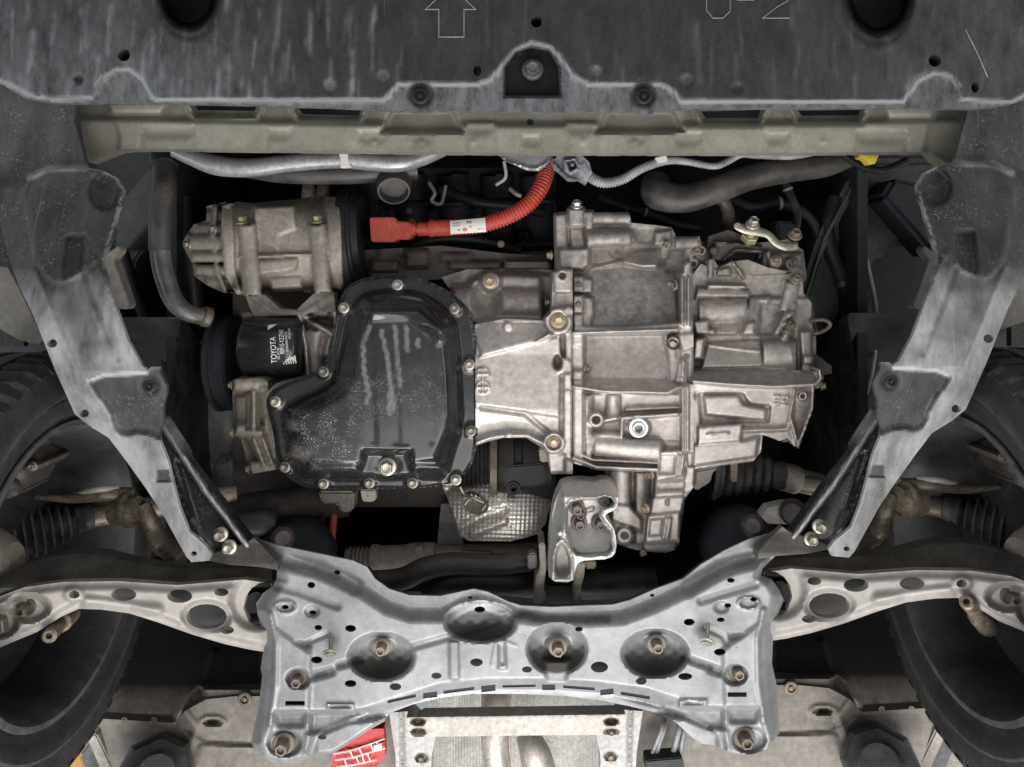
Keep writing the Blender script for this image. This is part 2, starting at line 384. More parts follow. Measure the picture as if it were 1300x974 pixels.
def bolt_mesh(kind):
    if kind in BOLT: return BOLT[kind]
    rings = []   # (radius, z towards the head, hex?)
    if kind == 'bolt': rings = [(1,0,0),(1,.16,0),(.93,.24,0),(.72,.30,0),(.66,.32,1),(.66,.82,1),(.55,.96,1),(.46,.96,0),(.40,.86,0),(.15,.82,0)]
    if kind == 'nut': rings = [(.95,0,1),(.95,.7,1),(.85,.8,1),(.55,.8,0),(.5,1.2,0),(.44,1.25,0)]
    if kind == 'socket': rings = [(1,0,0),(1,.25,0),(.92,.34,0),(.74,.34,0),(.70,.22,0),(.64,.22,0),(.60,.44,0),(.54,.48,0),(.42,.46,1),(.38,-.6,1)]
    if kind == 'stud': rings = [(1,0,0),(1,.10,0),(.92,.16,0),(.6,.16,1),(.6,.9,1),(.5,1.0,1),(.34,1.0,0),(.34,.8,0)]
    if kind == 'clip': rings = [(1,0,0),(.98,.18,0),(.8,.28,0),(.62,.28,0),(.58,.02,0),(.34,.02,0),(.30,.3,0),(.2,.34,0)]
    V = []; fs = []; S = 18
    for r, z, hx in rings:
        for k in range(S):
            a = 2*math.pi*k/S
            rr = r*(math.cos(math.pi/6)/math.cos((a % (math.pi/3))-math.pi/6))*1.07 if hx else r
            V.append((rr*math.cos(a), rr*math.sin(a), -z))
    n = len(rings)
    for i in range(n-1):
        for k in range(S): fs.append([i*S+k, (i+1)*S+k, (i+1)*S+(k+1) % S, i*S+(k+1) % S])
    fs.append([(n-1)*S+k for k in range(S)][::-1])
    me = bpy.data.meshes.new(kind); me.from_pydata(V, [], fs); me.update()
    me.polygons.foreach_set('use_smooth', [True]*len(me.polygons)); me.set_sharp_from_angle(angle=R(28))
    BOLT[kind] = me; return me
BM = {}
def bolt(parent, px, py, D, r, m='bolt_zinc', kind='bolt', name='bolt', direction=None, tall=1.0):
    key = (kind, m)
    if key not in BM:
        me = bolt_mesh(kind).copy(); me.materials.append(MAT[m]); BM[key] = me
    o = bpy.data.objects.new(name, BM[key]); link(o, U(px, py, D), parent)
    s = r*D/F; o.scale = (s, s, s*tall)
    if direction is not None: o.rotation_euler = Vector(direction).to_track_quat('-Z', 'Y').to_euler()
    else: o.rotation_euler = (0, 0, random.uniform(0, 1))
    return o
def text_mesh(s, size):
    cu = bpy.data.curves.new('t', 'FONT'); cu.body = s; cu.size = size; cu.align_x = 'CENTER'; cu.align_y = 'CENTER'
    o = bpy.data.objects.new('t', cu); COL.objects.link(o)
    bpy.context.view_layer.update()
    me = o.evaluated_get(bpy.context.evaluated_depsgraph_get()).to_mesh()
    V = [tuple(v.co) for v in me.vertices]; fs = [list(p.vertices) for p in me.polygons]
    bpy.data.objects.remove(o); bpy.data.curves.remove(cu)
    return V, fs
def mir(p, ax=657.5, dy=0): return [(2*ax-x, y+dy) for x, y in p][::-1]
mat('emboss_plastic', (.17,.17,.175), (.30,.30,.31), .5, bump=0)
def polyline(name, pts, D, r, m, parent):
    """thin raised line through straight segments, joined into one mark"""
    V = []; fs = []
    for a, b in zip(pts[:-1], pts[1:]):
        A, B = U(*a, D), U(*b, D); t = (B-A).normalized(); s = Vector((-t.y, t.x, 0))*r*D/F; up = Vector((0, 0, -1))*r*D/F*.8
        A = A-t*r*D/F*.6; B = B+t*r*D/F*.6
        n = len(V); V += [tuple(q) for q in (A-s, A+up, A+s, B-s, B+up, B+s)]
        fs += [[n, n+1, n+4, n+3], [n+1, n+2, n+5, n+4], [n, n+2, n+1], [n+3, n+4, n+5]]
    return mk(name, V, fs, m, parent)
# ---------------------------------------------------------------- car body around the engine bay
def wbox(name, x0, y0, x1, y1, z0, z1, m, parent=None):
    V = [(x, y, z) for z in (z0, z1) for x, y in ((x0,y0),(x1,y0),(x1,y1),(x0,y1))]
    return mk(name, V, [[0,1,2,3],[7,6,5,4],[0,4,5,1],[1,5,6,2],[2,6,7,3],[3,7,4,0]], m, parent)
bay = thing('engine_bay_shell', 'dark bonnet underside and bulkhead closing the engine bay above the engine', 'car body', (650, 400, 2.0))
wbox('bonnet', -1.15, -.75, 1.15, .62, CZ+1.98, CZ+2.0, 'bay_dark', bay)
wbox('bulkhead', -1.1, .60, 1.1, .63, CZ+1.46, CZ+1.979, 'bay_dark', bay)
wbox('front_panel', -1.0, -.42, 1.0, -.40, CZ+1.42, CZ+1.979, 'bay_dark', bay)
for s in (-1, 1):
    t = thing('side_member', ('grey green' if s < 0 else 'dark grey')+' front chassis rail running above the '+('curved metal coolant pipe' if s < 0 else 'gap right of the transaxle'), 'chassis rail', (650+s*400, 330, 1.6))
    if s < 0:
        block('rail', [(120,190),(203,190),(196,300),(172,330),(150,420),(120,420)], 1.66, 160, 'rail_green', t, 3)
        block('gusset', [(148,262),(196,205),(197,276),(162,316),(146,318)], 1.56, 60, 'rail_green', t, 2)
    else:
        block('rail', [(1088,200),(1240,200),(1205,300),(1120,320),(1062,420),(1004,420),(1040,300)], 1.64, 160, 'rail_green', t, 10)
        block('gusset', [(1082,222),(1098,224),(1042,330),(1022,400),(1008,400),(1040,300)], 1.58, 50, 'rail_green', t, 6)
        block('web', [(1135,225),(1180,235),(1190,330),(1120,250)], 1.56, 60, 'bay_dark', t, 6)
    # inner fender apron
    ap = thing('fender_apron', ('left' if s < 0 else 'right')+' black inner wing panel beside the engine bay', 'body panel', (650+s*470, 450, 1.7))
    X = s*.66 if s < 0 else .68
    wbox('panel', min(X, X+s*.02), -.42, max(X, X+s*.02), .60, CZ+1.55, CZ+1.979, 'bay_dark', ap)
    tb = thing('bumper_bracket', 'tan painted bracket behind the '+('left' if s < 0 else 'right')+' edge of the picture above the tyre', 'bracket', (650+s*640, 400, 1.35))
    lp_ = [(-140,170),(-20,180),(30,330),(30,440),(-140,440)]
    relief('outer_panel', lp_ if s < 0 else mir(lp_, 657), 1.50, None, 'strip_plastic', tb, 20, back=10)
    L = [(-60,330),(10,340),(28,375),(55,432),(50,438),(25,432),(0,418),(-60,395)]
    Rr = [(1360,300),(1300,330),(1296,352),(1288,368),(1268,420),(1290,412),(1360,390)]
    relief('bracket_plate', L if s < 0 else Rr, 1.33, lambda h: h.dome(10 if s < 0 else 1310, 380, 60, 60, 10), 'floor_paint', tb, 5, back=40)
    lb = thing('liner_bracket', ('tan painted tab' if s < 0 else 'dark painted tab')+' showing past the inner edge of the '+('left' if s < 0 else 'right')+' splash strip', 'bracket', (650+s*500, 350, 1.4))
    P = [(135,322),(150,312),(153,318),(145,330),(165,388),(161,393),(151,392),(130,345)]
    block('tab', P if s < 0 else mir(P, 662), 1.36, 18, 'floor_paint' if s < 0 else 'rail_green', lb, 1)

# ---------------------------------------------------------------- front undertray
RIM = [(-150,70),(-40,92),(0,103),(15,109),(38,122),(62,126),(118,125),(123,112),(131,98),(148,88),(166,90),(180,101),(193,125),(205,127),(330,128),(488,128),(497,117),(506,109),(520,107),(605,108),(622,103),(640,82),(655,64),(675,55),(697,60),(712,75),(728,97),(745,107),(760,109),(838,108),(852,114),(864,129),(1000,130),(1146,130),(1156,117),(1167,103),(1186,94),(1207,97),(1217,111),(1219,127),(1285,130),(1300,122),(1360,95),(1450,75)]
OUT = [(-100,88),(-40,100),(0,106),(35,127),(75,131),(130,130),(200,130.5),(330,133),(420,136),(490,139),(505,141),(515,138),(520,141),(534,143),(548,141),(553,138),(560,140),(805,142),(815,146),(828,144),(835,139),(900,137),(1130,136),(1200,138),(1260,137),(1300,128),(1380,98),(1400,94)]
tray = thing('undertray', 'scratched dark plastic splash panel across the top of the picture', 'splash panel', (650, 60, 1.18))
def f_tray(h):
    h.h[:] = -26; h.d[:] = .52
    main = RIM+[(1500,-300),(-200,-300)]
    h.set(main, 0, 7); t = h.m(main, 6)
    h.k[:] = .6; h.d = h.d*(1-t)+t*(.05+.32*(.35+.65*np.clip((h.Y-20)/110, 0, 1))*np.clip((430-h.X)/250, .1, 1)+.08*np.clip((h.X-950)/300, 0, 1))
    rr = np.random.RandomState(11); x_ = h.X; y_ = h.Y
    for i in range(150):
        cx = rr.uniform(-60, 480) if i < 100 else rr.uniform(480, 1350); y0 = rr.uniform(-20, 100); ln = rr.uniform(18, 90); wd = rr.uniform(1.2, 3.8); sl = rr.uniform(-.12, .02) if cx < 600 else rr.uniform(-.05, .05)
        amp = rr.uniform(.06, .32)*(1 if i < 100 else .45)
        near = (np.abs(x_-cx) < 25) & (y_ > y0-5) & (y_ < y0+ln+5)
        v = amp*np.exp(-((x_[near]-cx-sl*(y_[near]-y0))/wd)**2)*sstep((y_[near]-y0)/10)*sstep((y0+ln-y_[near])/14)*t[near]
        h.d[near] = np.clip(h.d[near]+v, 0, .8)
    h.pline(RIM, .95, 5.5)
    h.set(ell(240,-2,42,52), -8, 10); h.set(ell(240,-8,35,44), -95, 14, dirt=0)
    h.set(ell(1115,-4,46,62), -8, 10); h.set(ell(1115,-10,40,52), -95, 14, dirt=0)
    for x0, x1, yt in ((124,194,90),(1150,1217,96)):
        h.dome((x0+x1)/2, 118, 40, 30, -6, dirt=.5)
    pk = [(641,122),(641,84),(655,66),(675,60),(697,65),(709,84),(711,122)]
    h.set(pk, -62, 5, dirt=.02)
    for x in (534, 817): h.set(ell(x,120,16), -32, 5, dirt=.25)
    for x, y, r in ((100,101,6),(419,109,8),(757,91,7),(871,103,8),(936,113,7),(486,97,8)): h.set(ell(x,y,r), -4, 3, dirt=.35 if x in (486,757,871,419) else .05)
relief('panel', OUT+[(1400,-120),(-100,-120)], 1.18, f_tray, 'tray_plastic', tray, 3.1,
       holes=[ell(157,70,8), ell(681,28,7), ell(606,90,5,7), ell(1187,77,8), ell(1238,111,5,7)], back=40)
wbox('backing', *(U(-95,-115,1.25).xy), *(U(1395,105,1.25).xy), CZ+1.29, CZ+1.30, 'bay_dark', tray)
bolt(tray, 676, 89, 1.245, 14, 'pipe_grey', 'bolt')
for x in (534, 817): bolt(tray, x, 122, 1.212, 11, 'black_plastic', 'clip', name='clip')
polyline('arrow_mark', [(572,-18),(540,12),(557,12),(557,47),(589,47),(589,12),(604,12),(572,-18)], 1.179, .7, 'emboss_plastic', tray)
polyline('letter_mark', [(897,-25),(897,13),(905,23),(918,23),(927,14),(927,-25)], 1.179, .7, 'emboss_plastic', tray)
polyline('dash_mark', [(936,0),(957,0)], 1.179, .7, 'emboss_plastic', tray)
polyline('digit_mark', [(968,-22),(985,-28),(1001,-18),(1000,1),(986,9),(968,23),(1002,23)], 1.179, .7, 'emboss_plastic', tray)
polyline('scratch', [(1226,38),(1242,70),(1254,98)], 1.179, .8, 'emboss_plastic', tray)

# ---------------------------------------------------------------- radiator support
rs = thing('radiator_support', 'olive painted steel crossmember just below the splash panel', 'crossmember', (660, 165, 1.27))
def f_rs(h):
    h.h[:] = 0
    h.set([(60,100),(1260,100),(1260,150),(1180,152),(870,158),(600,158),(480,156),(130,150),(60,150)], -16, 10)
    pads = [(180,246,160),(340,370,163),(455,492,167),(523,549,168),(592,628,155),(662,686,171),(719,756,155),(795,822,168),(856,890,170),(972,1002,168),(1088,1150,167)]
    for x0, x1, y0 in pads: h.set([(x0,y0),(x1,y0),(x1+4,200),(x0-4,200)], -6, 4); h.set([(x0+3,y0+14),(x1-3,y0+14),(x1,200),(x0,200)], -2, 14)
    for x0, x1 in ((484,588),(757,868)): h.set([(x0+14,140),(x1-14,140),(x1,167),(x0,167)], -26, 9)
    for x0, x1, y in ((240,332,135),(372,464,138),(884,972,142),(1005,1100,140)): h.set([(x0-6,y-12),(x1+6,y-12),(x1-4,y+19),(x0+4,y+19)], -6, 6); h.set([(x0,y-12),(x1,y-12),(x1-8,y+13),(x0+8,y+13)], -26, 7)
    h.set([(135,128),(212,128),(205,145),(140,145)], -2, 8); h.set([(1120,130),(1195,130),(1188,150),(1128,150)], -2, 8)
    h.add([(90,100),(128,100),(152,172),(150,210),(90,215)], -8, 4); h.add([(1195,100),(1240,100),(1230,215),(1172,192)], -8, 4)
    for x in (475,535,601,740,806,1045): h.dome(x, 180, 5, 5, 2)
    h.pline([(95,130),(112,205)], .5, 14)
    h.paint([(60,185),(1260,188),(1260,210),(60,210)], .3, 10)
relief('beam', [(98,122),(1228,122),(1222,160),(1212,214),(1180,193),(900,194),(640,194),(400,191),(240,189),(155,189),(112,206),(106,180)], 1.26, f_rs, 'olive_paint', rs, 3,
       holes=[[(246,130),(327,132),(323,141),(250,140)],[(378,136),(459,138),(455,147),(384,145)],[(890,141),(968,139),(962,150),(896,150)],[(1012,140),(1096,139),(1090,147),(1018,147)], ell(673,155,4.5)], back=30)
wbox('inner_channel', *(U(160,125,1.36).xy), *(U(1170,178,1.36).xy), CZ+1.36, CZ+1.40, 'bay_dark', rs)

# ---------------------------------------------------------------- splash strips beside the engine bay
STRIP = [(-120,60),(98,110),(93,150),(104,190),(110,213),(128,216),(148,226),(157,242),(156,256),(149,270),(143,300),(131,330),(133,345),(145,385),(162,432),(180,465),(188,470),(192,466),(201,466),(204,476),(212,490),(211,500),(207,515),(208,535),(203,548),(203,560),(213,585),(220,615),(228,645),(240,675),(262,694),(269,703),(265,712),(243,714),(236,706),(205,650),(185,620),(160,585),(138,556),(112,540),(95,526),(70,470),(42,400),(25,365),(12,330),(0,285),(-120,285)]
def f_strip(mx):
    T = (lambda p: mir(p, 660.5, -6)) if mx else (lambda p: p)
    def f(h):
        X = (1321-h.X) if mx else h.X; Y = h.Y+6 if mx else h.Y
        h.d = np.clip((Y-340)/38, 0, 1)*.52+.13
        for cx, cy, rx, ry, a_ in (((120,420,16,18,.5),(80,400,12,26,.4),(100,370,22,10,.5),(160,455,10,14,.5),(100,500,20,12,.35),(205,620,8,24,.4),(60,425,8,18,.35)) if mx else ((92,395,14,22,.6),(112,400,8,40,.35),(60,380,10,14,.4),(150,470,14,10,.4),(125,440,20,10,.3),(85,480,14,20,.25),(190,580,10,20,.3))):
            h.d = h.d*(1-a_*np.exp(-((X-cx)/rx)**2-((Y-cy)/ry)**2))
        h.d *= 1-.3*np.exp(-((X-85-(Y-380)*.3)/16)**2)*(Y > 340)*(Y < 470)
        h.set(T([(20,230),(-120,230),(-120,60),(100,60),(95,215)]), -10, 20)
        h.set(T([(32,225),(60,212),(112,212),(140,220),(158,240),(150,285),(132,325),(105,345),(70,362),(50,345),(40,300)]), 18, 6, 1, dirt=.07)
        h.set(T(ell(134,243,20,24)), 7, 9, dirt=.03); h.pline(T([(36,226),(60,214),(108,213)]), .55, 7)
        h.set(T([(85,300),(108,298),(104,350),(80,356)]), 5, 8)
        h.line(T([(122,330),(144,385),(166,440),(182,468)]), 6, 6); h.line(T([(108,350),(128,400),(150,455)]), -4, 7)
        h.line(T([(45,345),(75,420),(100,480)]), 4, 7); 
        h.add(T([(60,360),(120,350),(150,430),(100,440)]), -3, 16)
        h.set(T([(112,480),(130,477),(186,473),(200,462),(222,490),(212,560),(178,548),(158,554),(146,545),(140,520),(118,493)]), -9, 7, 1, dirt=.10)
        h.pline(T([(112,484),(132,476),(186,473)]), .9, 5)
        h.set(T(ell(190,490,13)), -11, 4, dirt=.0)
        h.set(T(rect(198,596,219,612)), -3, 2, dirt=.1)
        h.add(T([(190,560),(225,560),(235,640),(200,640)]), 2, 14)
        h.pline(T([(110,213),(128,216),(148,226),(157,242),(149,270),(131,330),(145,385),(162,432),(186,470)]), .55, 2.6); h.pline(T([(203,560),(213,585),(220,615),(228,645),(240,675),(262,694)]), .8, 2.6)
        h.k = .8*np.where(Y < 345, 1.0, 0.0)*np.where(X < 155, 1, 0)+np.exp(-(((X-180)/30)**2+((Y-515)/30)**2))
    return f
STL = lambda Y: 88*np.exp(-((Y-425)/150)**2)
hs = [ell(66,436,6.5,5.5), ell(107,525,6,5), ell(246,703,4,3)]
for s in (0, 1):
    t = thing('splash_strip', ('left' if not s else 'right')+' dusty plastic strip slanting from the splash panel down to the subframe', 'splash panel', (160 if not s else 1160, 460, 1.22))
    T = (lambda p: mir(p, 660.5, -6)) if s else (lambda p: p)
    relief('strip', T(STRIP), 1.22, f_strip(s), 'strip_plastic', t, 3, holes=[T(h) for h in hs], back=14, hback=6, tilt=lambda X, Y: STL(Y))
    for x, y in ((134,243),(190,490)):
        q = T([(x, y)])[0]; bolt(t, *q, (1.215 if y < 300 else 1.232)-STL(q[1])*.00122, 8, 'black_plastic', 'clip', name='clip')
    # black diagonal brace with two bolts
    b = thing('subframe_brace', ('left' if not s else 'right')+' black painted channel brace bolted to the subframe beside the splash strip', 'brace', (260 if not s else 1060, 620, 1.28))
    TB = (lambda p: mir(p, 660.5, -10)) if s else (lambda p: p)
    BR = [(198,520),(208,538),(222,560),(262,612),(316,686),(318,694),(311,697),(303,690),(296,702),(270,704),(255,690),(235,655),(215,610),(200,560)]
    def f_br(h):
        h.line(TB([(203,535),(262,625),(314,693)]), 12, 7); h.pline(TB([(203,535),(262,625),(314,693)]), .95, 4.5); h.k[:] = .35
        h.add(TB([(225,585),(240,580),(290,660),(300,700),(260,700)]), -8, 10)
        h.line(TB([(215,590),(240,660),(268,700)]), 6, 5); h.pline(TB([(245,660),(272,703)]), .5, 4)
    relief('channel', TB(BR), 1.275, f_br, 'black_paint', b, 2.5, back=16)
    for x, y in ((281,678),(292,694)):
        q = TB([(x, y)])[0]; bolt(b, *q, 1.262, 9.5, 'bolt_zinc', 'bolt', tall=1.3)
# ---------------------------------------------------------------- front subframe
SUB = [(322,684),(350,692),(400,702),(448,712),(466,720),(476,735),(494,748),(520,756),(558,757),(582,752),(601,748),(620,752),(645,764),(662,769),(700,771),(745,769),(778,768),(800,762),(832,748),(868,735),(890,717),(920,699),(950,685),(985,676),(1002,674),(1000,690),(984,706),(968,722),(966,731),(980,736),(990,750),(995,762),(986,785),(982,800),(980,842),(986,870),(988,900),(989,932),(980,942),(972,952),(955,958),(930,958),(914,949),(905,946),(890,944),(876,934),(858,917),(830,904),(796,896),(760,889),(720,884),(660,881),(600,881),(560,886),(525,894),(494,906),(488,916),(470,926),(442,945),(422,957),(400,958),(388,964),(370,971),(345,968),(328,957),(319,944),(322,925),(328,900),(333,858),(331,850),(335,820),(333,800),(327,780),(325,766),(334,753),(346,745),(351,735),(352,722),(345,708),(330,694)]
sub = thing('front_subframe', 'large pale grey stamped steel subframe with round holes across the bottom', 'subframe', (655, 830, 1.26))
TOPL = [(340,706),(390,722),(430,735),(460,752),(490,772),(520,782),(562,782),(590,768),(606,764),(625,768),(655,782),(700,788),(745,787),(790,785),(830,770),(868,752),(900,735),(935,718),(968,712)]
def f_sub(h):
    h.h[:] = -22                                                   # outer flange lies higher in the car
    body = TOPL+[(966,731),(980,738),(990,756),(980,790),(975,842),(980,900),(983,935),(965,952),(935,952),(905,925),(860,895),(820,882),(760,874),(700,870),(620,870),(560,876),(500,895),(470,905),(410,925),(395,950),(365,965),(338,960),(326,945),(330,900),(338,850),(338,800),(332,775),(345,752),(356,735),(352,718)]
    h.set(body, 0, 22)
    # cups, painted darker in their lower halves
    for cx, cy, rx, ry, dp in ((484,834,44,32,-30),(610,790,48,27,-28),(707,824,40,34,-24),(832,830,44,32,-30)):
        h.dome(cx, cy, rx, ry, dp, .8)
        yy = sstep((h.Y-(cy-ry*.75))/(ry*.95)+.12*np.sin(h.X*.35)*np.sin(h.Y*.4)); r2 = ((h.X-cx)/rx)**2+((h.Y-cy)/ry)**2
        h.d = np.maximum(h.d, 1.0*yy*sstep(np.clip(1-r2, 0, 1)*4))
    h.set([(690,838),(724,838),(718,866),(695,866)], -6, 8)        # notch below the middle bolt
    for x, y in ((485,820),(708,818),(833,816)): h.set(ell(x,y,15,11), -12, 6)
    # channels and beads
    h.line([(352,745),(380,752),(428,770)], -5, 7); h.line([(960,742),(925,752),(890,763)], -5, 7)
    h.line([(430,845),(458,838)], -7, 7); h.pline([(430,845),(455,839)], .6, 6); h.line([(398,858),(420,852)], -8, 9); h.pline([(402,858),(412,855)], .8, 7)
    h.line([(868,835),(900,846)], -7, 7); h.pline([(868,836),(892,843)], .6, 6); h.line([(903,849),(915,853)], -8, 9)
    h.line([(655,780),(610,797),(522,822)], -4, 7); h.pline([(522,820),(570,803)], .5, 5)
    h.line([(380,838),(392,815),(415,805)], -3, 5); h.line([(930,832),(918,808),(895,797)], -3, 5)
    h.add([(362,815),(395,815),(395,822),(362,822)], -5, 6); h.add([(925,805),(950,805),(950,812),(925,812)], -5, 6)
    # stained top gutter; its dark middle band is painted shade
    h.line([(352,714),(400,722),(450,745)], -7, 14); h.pline([(355,716),(392,720),(428,732)], .5, 10)
    h.line([(875,748),(915,722),(955,712)], -7, 14); h.pline([(880,748),(915,722),(955,712)], .45, 10)
    h.pline([(655,780),(700,786),(770,786)], .85, 10)
    # rear legs: raised vertical channel with a step and a bolt pocket
    for sx in (0, 1):
        T = (lambda p: mir(p, 656, -5)) if sx else (lambda p: p)
        h.set(T([(352,800),(395,830),(392,900),(390,960),(345,960),(350,880)]), 5, 9)
        h.line(T([(343,780),(350,815),(349,870),(341,935)]), 6, 6)
        h.set(T([(350,905),(388,905),(388,930),(350,930)]), -10, 12, dirt=.35)  # front-facing step coloured darker to carry its shade
        h.set(T([(346,922),(388,922),(390,945),(385,962),(360,968),(335,960),(330,945)]), -2, 9)
        h.set(T(ell(361,944,21,16)), -12, 6)
        h.set(T(ell(379,862,15,12)), -6, 6)
        h.set(T([(395,905),(468,903),(400,932),(393,930)]), -16, 9, dirt=.6)
        h.set(T([(400,935),(440,918),(488,912),(470,926),(442,945),(422,957),(400,958)]), -9, 8)
        h.set(T(ell(362,771,15,9)), 3, 3); h.set(T(ell(362,771,11,6)), -2, 3, dirt=.25)
        h.set(T(ell(396,776,9,7)), -4, 4); h.dome(*T([(396,776)])[0], 10, 8, -1)
        h.set(T([(414,893),(450,893),(450,903),(416,901)]), 3, 2); h.set(T([(418,896),(440,895),(446,899),(420,900)]), 0, 2, dirt=.4)
    # bottom flange strip with slots
    h.line([(490,900),(560,880),(620,874),(700,874),(770,879),(840,897)], -3, 5)
    h.set([(570,815),(582,815),(583,862),(571,862)], 5, 3); h.set([(632,812),(642,812),(643,850),(633,850)], 4, 3); h.set([(634,816),(640,816),(641,844),(635,844)], 1, 2)
    h.line([(625,845),(630,810),(655,820)], 1.5, 3)
    st = .5+.5*np.sin(h.X*.023+2*np.sin(h.Y*.031))*np.sin(h.Y*.041+1.7*np.sin(h.X*.017))
    h.d = np.maximum(h.d, .10+.34*st**2)
    for hx, hy in ((379,862),(361,944),(935,852),(944,936),(485,822),(833,818),(708,822)): h.d = np.maximum(h.d, .5*np.exp(-(((h.X-hx)/20)**2+((h.Y-hy)/15)**2)))
slot = lambda x0,y0,x1,y1,t: [(x0,y0),(x1,y1),(x1,y1+t),(x0,y0+t)]
SH = [ell(428,727,4,3),ell(395,743,5,4),ell(362,771,4.5,3),ell(397,778,4.5,3),ell(404,797,5,3.5),ell(445,798,7,4.5),ell(402,838,7.5,4.5),ell(445,868,7.5,4.5),ell(502,872,7.5,4.5),ell(554,858,6.5,4),ell(605,841,8,5),ell(669,850,6.5,4),ell(609,774,7,4),ell(597,759,3,2),
      ell(735,799,5,3),ell(761,847,11,7),ell(814,865,7,4.5),ell(870,859,9,4.5),ell(875,790,7,4.5),ell(914,828,7.5,4.5),ell(928,737,5,3),ell(924,769,4.5,3),ell(957,761,4.5,3),ell(915,787,5,3),ell(902,925,5,3.5),ell(409,936,5.5,3),ell(828,756,3,2),
      [(362,890),(387,890),(387,896),(362,896)],[(924,879),(948,879),(948,885),(924,885)],
      slot(492,889,528,881,4), slot(537,880,555,878,7), slot(563,877,602,872,4), slot(611,871,629,869,8), slot(638,870,680,869,3), slot(688,869,705,869,7), slot(715,870,755,873,3.5), slot(762,876,779,874,7), slot(788,878,825,884,4)]
plate_ = relief('lower_plate', SUB, 1.26, f_sub, 'frame_steel', sub, 2.3, holes=SH, back=14, hback=3, angle=60)
relief('upper_shell', [(x+(655-x)*.012, y+(830-y)*.03) for x, y in SUB], 1.32, None, 'bay_dark', sub, 12, back=10)  # shell coloured dark so the plate's holes look shaded inside
for x, y, r, mm in ((379,862,13,'bolt_brown'),(361,944,16,'bolt_brown'),(485,822,13,'bolt_brown'),(708,822,14,'bolt_brown'),(833,818,14,'bolt_brown'),(935,852,13,'bolt_brown'),(944,936,16,'bolt_brown')):
    bolt(plate_, x, y-1, 1.268, r*.87, mm, 'stud', tall=1.25)
for x, y in ((419,832),(897,818)):
    plathe('loose_screw', (x+2, y-27, 1.262), (x, y, 1.238), [(0,2.6),(.85,2.6),(.86,10),(.9,10),(.92,6.5),(1.0,6)], 'bolt_zinc', sub, 14)

# ---------------------------------------------------------------- lower control arms
ARM = [(-70,800),(-40,775),(0,757),(30,746),(80,739),(150,738),(225,743),(262,740),(310,736),(345,741),(345,829),(318,825),(286,818),(245,806),(200,790),(165,779),(128,774),(100,773),(78,783),(48,802),(0,822),(-50,850),(-70,850)]
def arm(s):
    T = (lambda p: mir(p, 657.5, -14)) if s else (lambda p: p)
    t = thing('control_arm', ('left' if not s else 'right')+' beige lower control arm with oval holes beside the subframe', 'control arm', (170 if not s else 1145, 780, 1.27))
    tl = lambda X, Y: np.clip(330-((1315-X) if s else X), 0, 420)*.34
    def f(h):
        X = (1315-h.X) if s else h.X; Y = h.Y+14 if s else h.Y
        h.h[:] = -6
        h.set(T([(x, y+(7 if y < 770 else -9)) for x, y in ARM]), 0, 10)
        h.set(T(ell(35,772,27,17)), -14, 9); h.set(T(ell(0,790,22,20)), -16, 8)
        h.line(T([(110,765),(160,772),(200,775)]), 6, 12)
        h.set(T(ell(262,783,31,20)), -8, 8)
        h.set(T(ell(94,755,13,9)), 3, 6); h.line(T([(190,790),(225,765),(305,770)]), 0, 5)
        h.set(T(ell(326,764,33,34)), -12, 12)
        h.paint(T([(318,735),(345,735),(345,830),(318,830)]), .25, 20)
        h.d = np.maximum(h.d, .25*sstep((Y-770)/40))
    holes = [ell(94,755,7,5), ell(157,755,16,8), ell(228,757,16,8.5), ell(281,752,9,5), ell(262,783,26,16), ell(288,800,9,5), [(309,772),(312,757),(319,747),(330,740),(344,739),(344,800),(330,800),(316,790)]]
    relief('arm_plate', T(ARM), 1.272, f, 'arm_steel', t, 2.6, holes=[T(h) for h in holes], back=12, hback=10, tilt=tl)
    up = [(x, y+(772-y)*.22) for x, y in ARM]
    relief('arm_wall', T(up), 1.325, None, 'rubber', t, 10, back=24, hback=8, tilt=tl)  # dark sheet put behind the plate so its holes look shaded
    TOPW = [(-70,790),(-40,760),(0,732),(30,717),(62,707),(95,703),(128,704),(160,712),(195,719),(235,722),(268,722),(345,722),(345,745),(225,748),(150,742),(80,744),(0,765),(-70,815)]
    relief('front_wall', T(TOPW), 1.31, lambda h: h.grade(T(ell(100,730,600,200)), (100,700) if not s else (1215,686), -34, (100,745) if not s else (1215,731), 16, 2), 'dark_bracket', t, 5, back=50, hback=20, tilt=tl)  # arm's front wall in a darker colour, as painted shade
    q = T([(35,770)])[0]; bolt(t, *q, 1.165, 11, 'bolt_brown', 'stud', tall=1.6)
    q = T([(-2,792)])[0]; bolt(t, *q, 1.15, 14, 'bolt_brown', 'nut')
    a, b = T([(88,778),(62,808)]); 
    plathe('joint_pin', (*a, 1.24), (*b, 1.15), [(0,14),(.45,13),(.5,9),(.98,9),(1,7),(1,4),(.9,4)], 'bolt_brown', t, 12)
    c = T([(324,765)])[0]
    plathe('bushing', (*c, 1.36), (*c, 1.292), [(0,30),(.9,30),(.92,22),(.8,14),(1,12)], 'rubber', t, 28)
    # dark bracket covering the joint of arm, brace and subframe
    P = [(264,712),(268,704),(292,696),(312,690),(322,683),(334,694),(352,714),(353,724),(330,720),(290,717)]
    pt = thing('joint_gusset', ('left' if not s else 'right')+' dark triangular gusset where brace, control arm and subframe meet', 'bracket', (310 if not s else 1005, 700, 1.25))
    def fg(h): h.grade(T([(200,640),(400,640),(400,760),(200,760)]) if not s else rect(900,600,1200,760), (300,690) if not s else (1015,676), -10, (300,716) if not s else (1015,702), 2, 1)
    relief('gusset_plate', T(P), 1.255, fg, 'dark_bracket', pt, 3, back=20)
arm(0); arm(1)

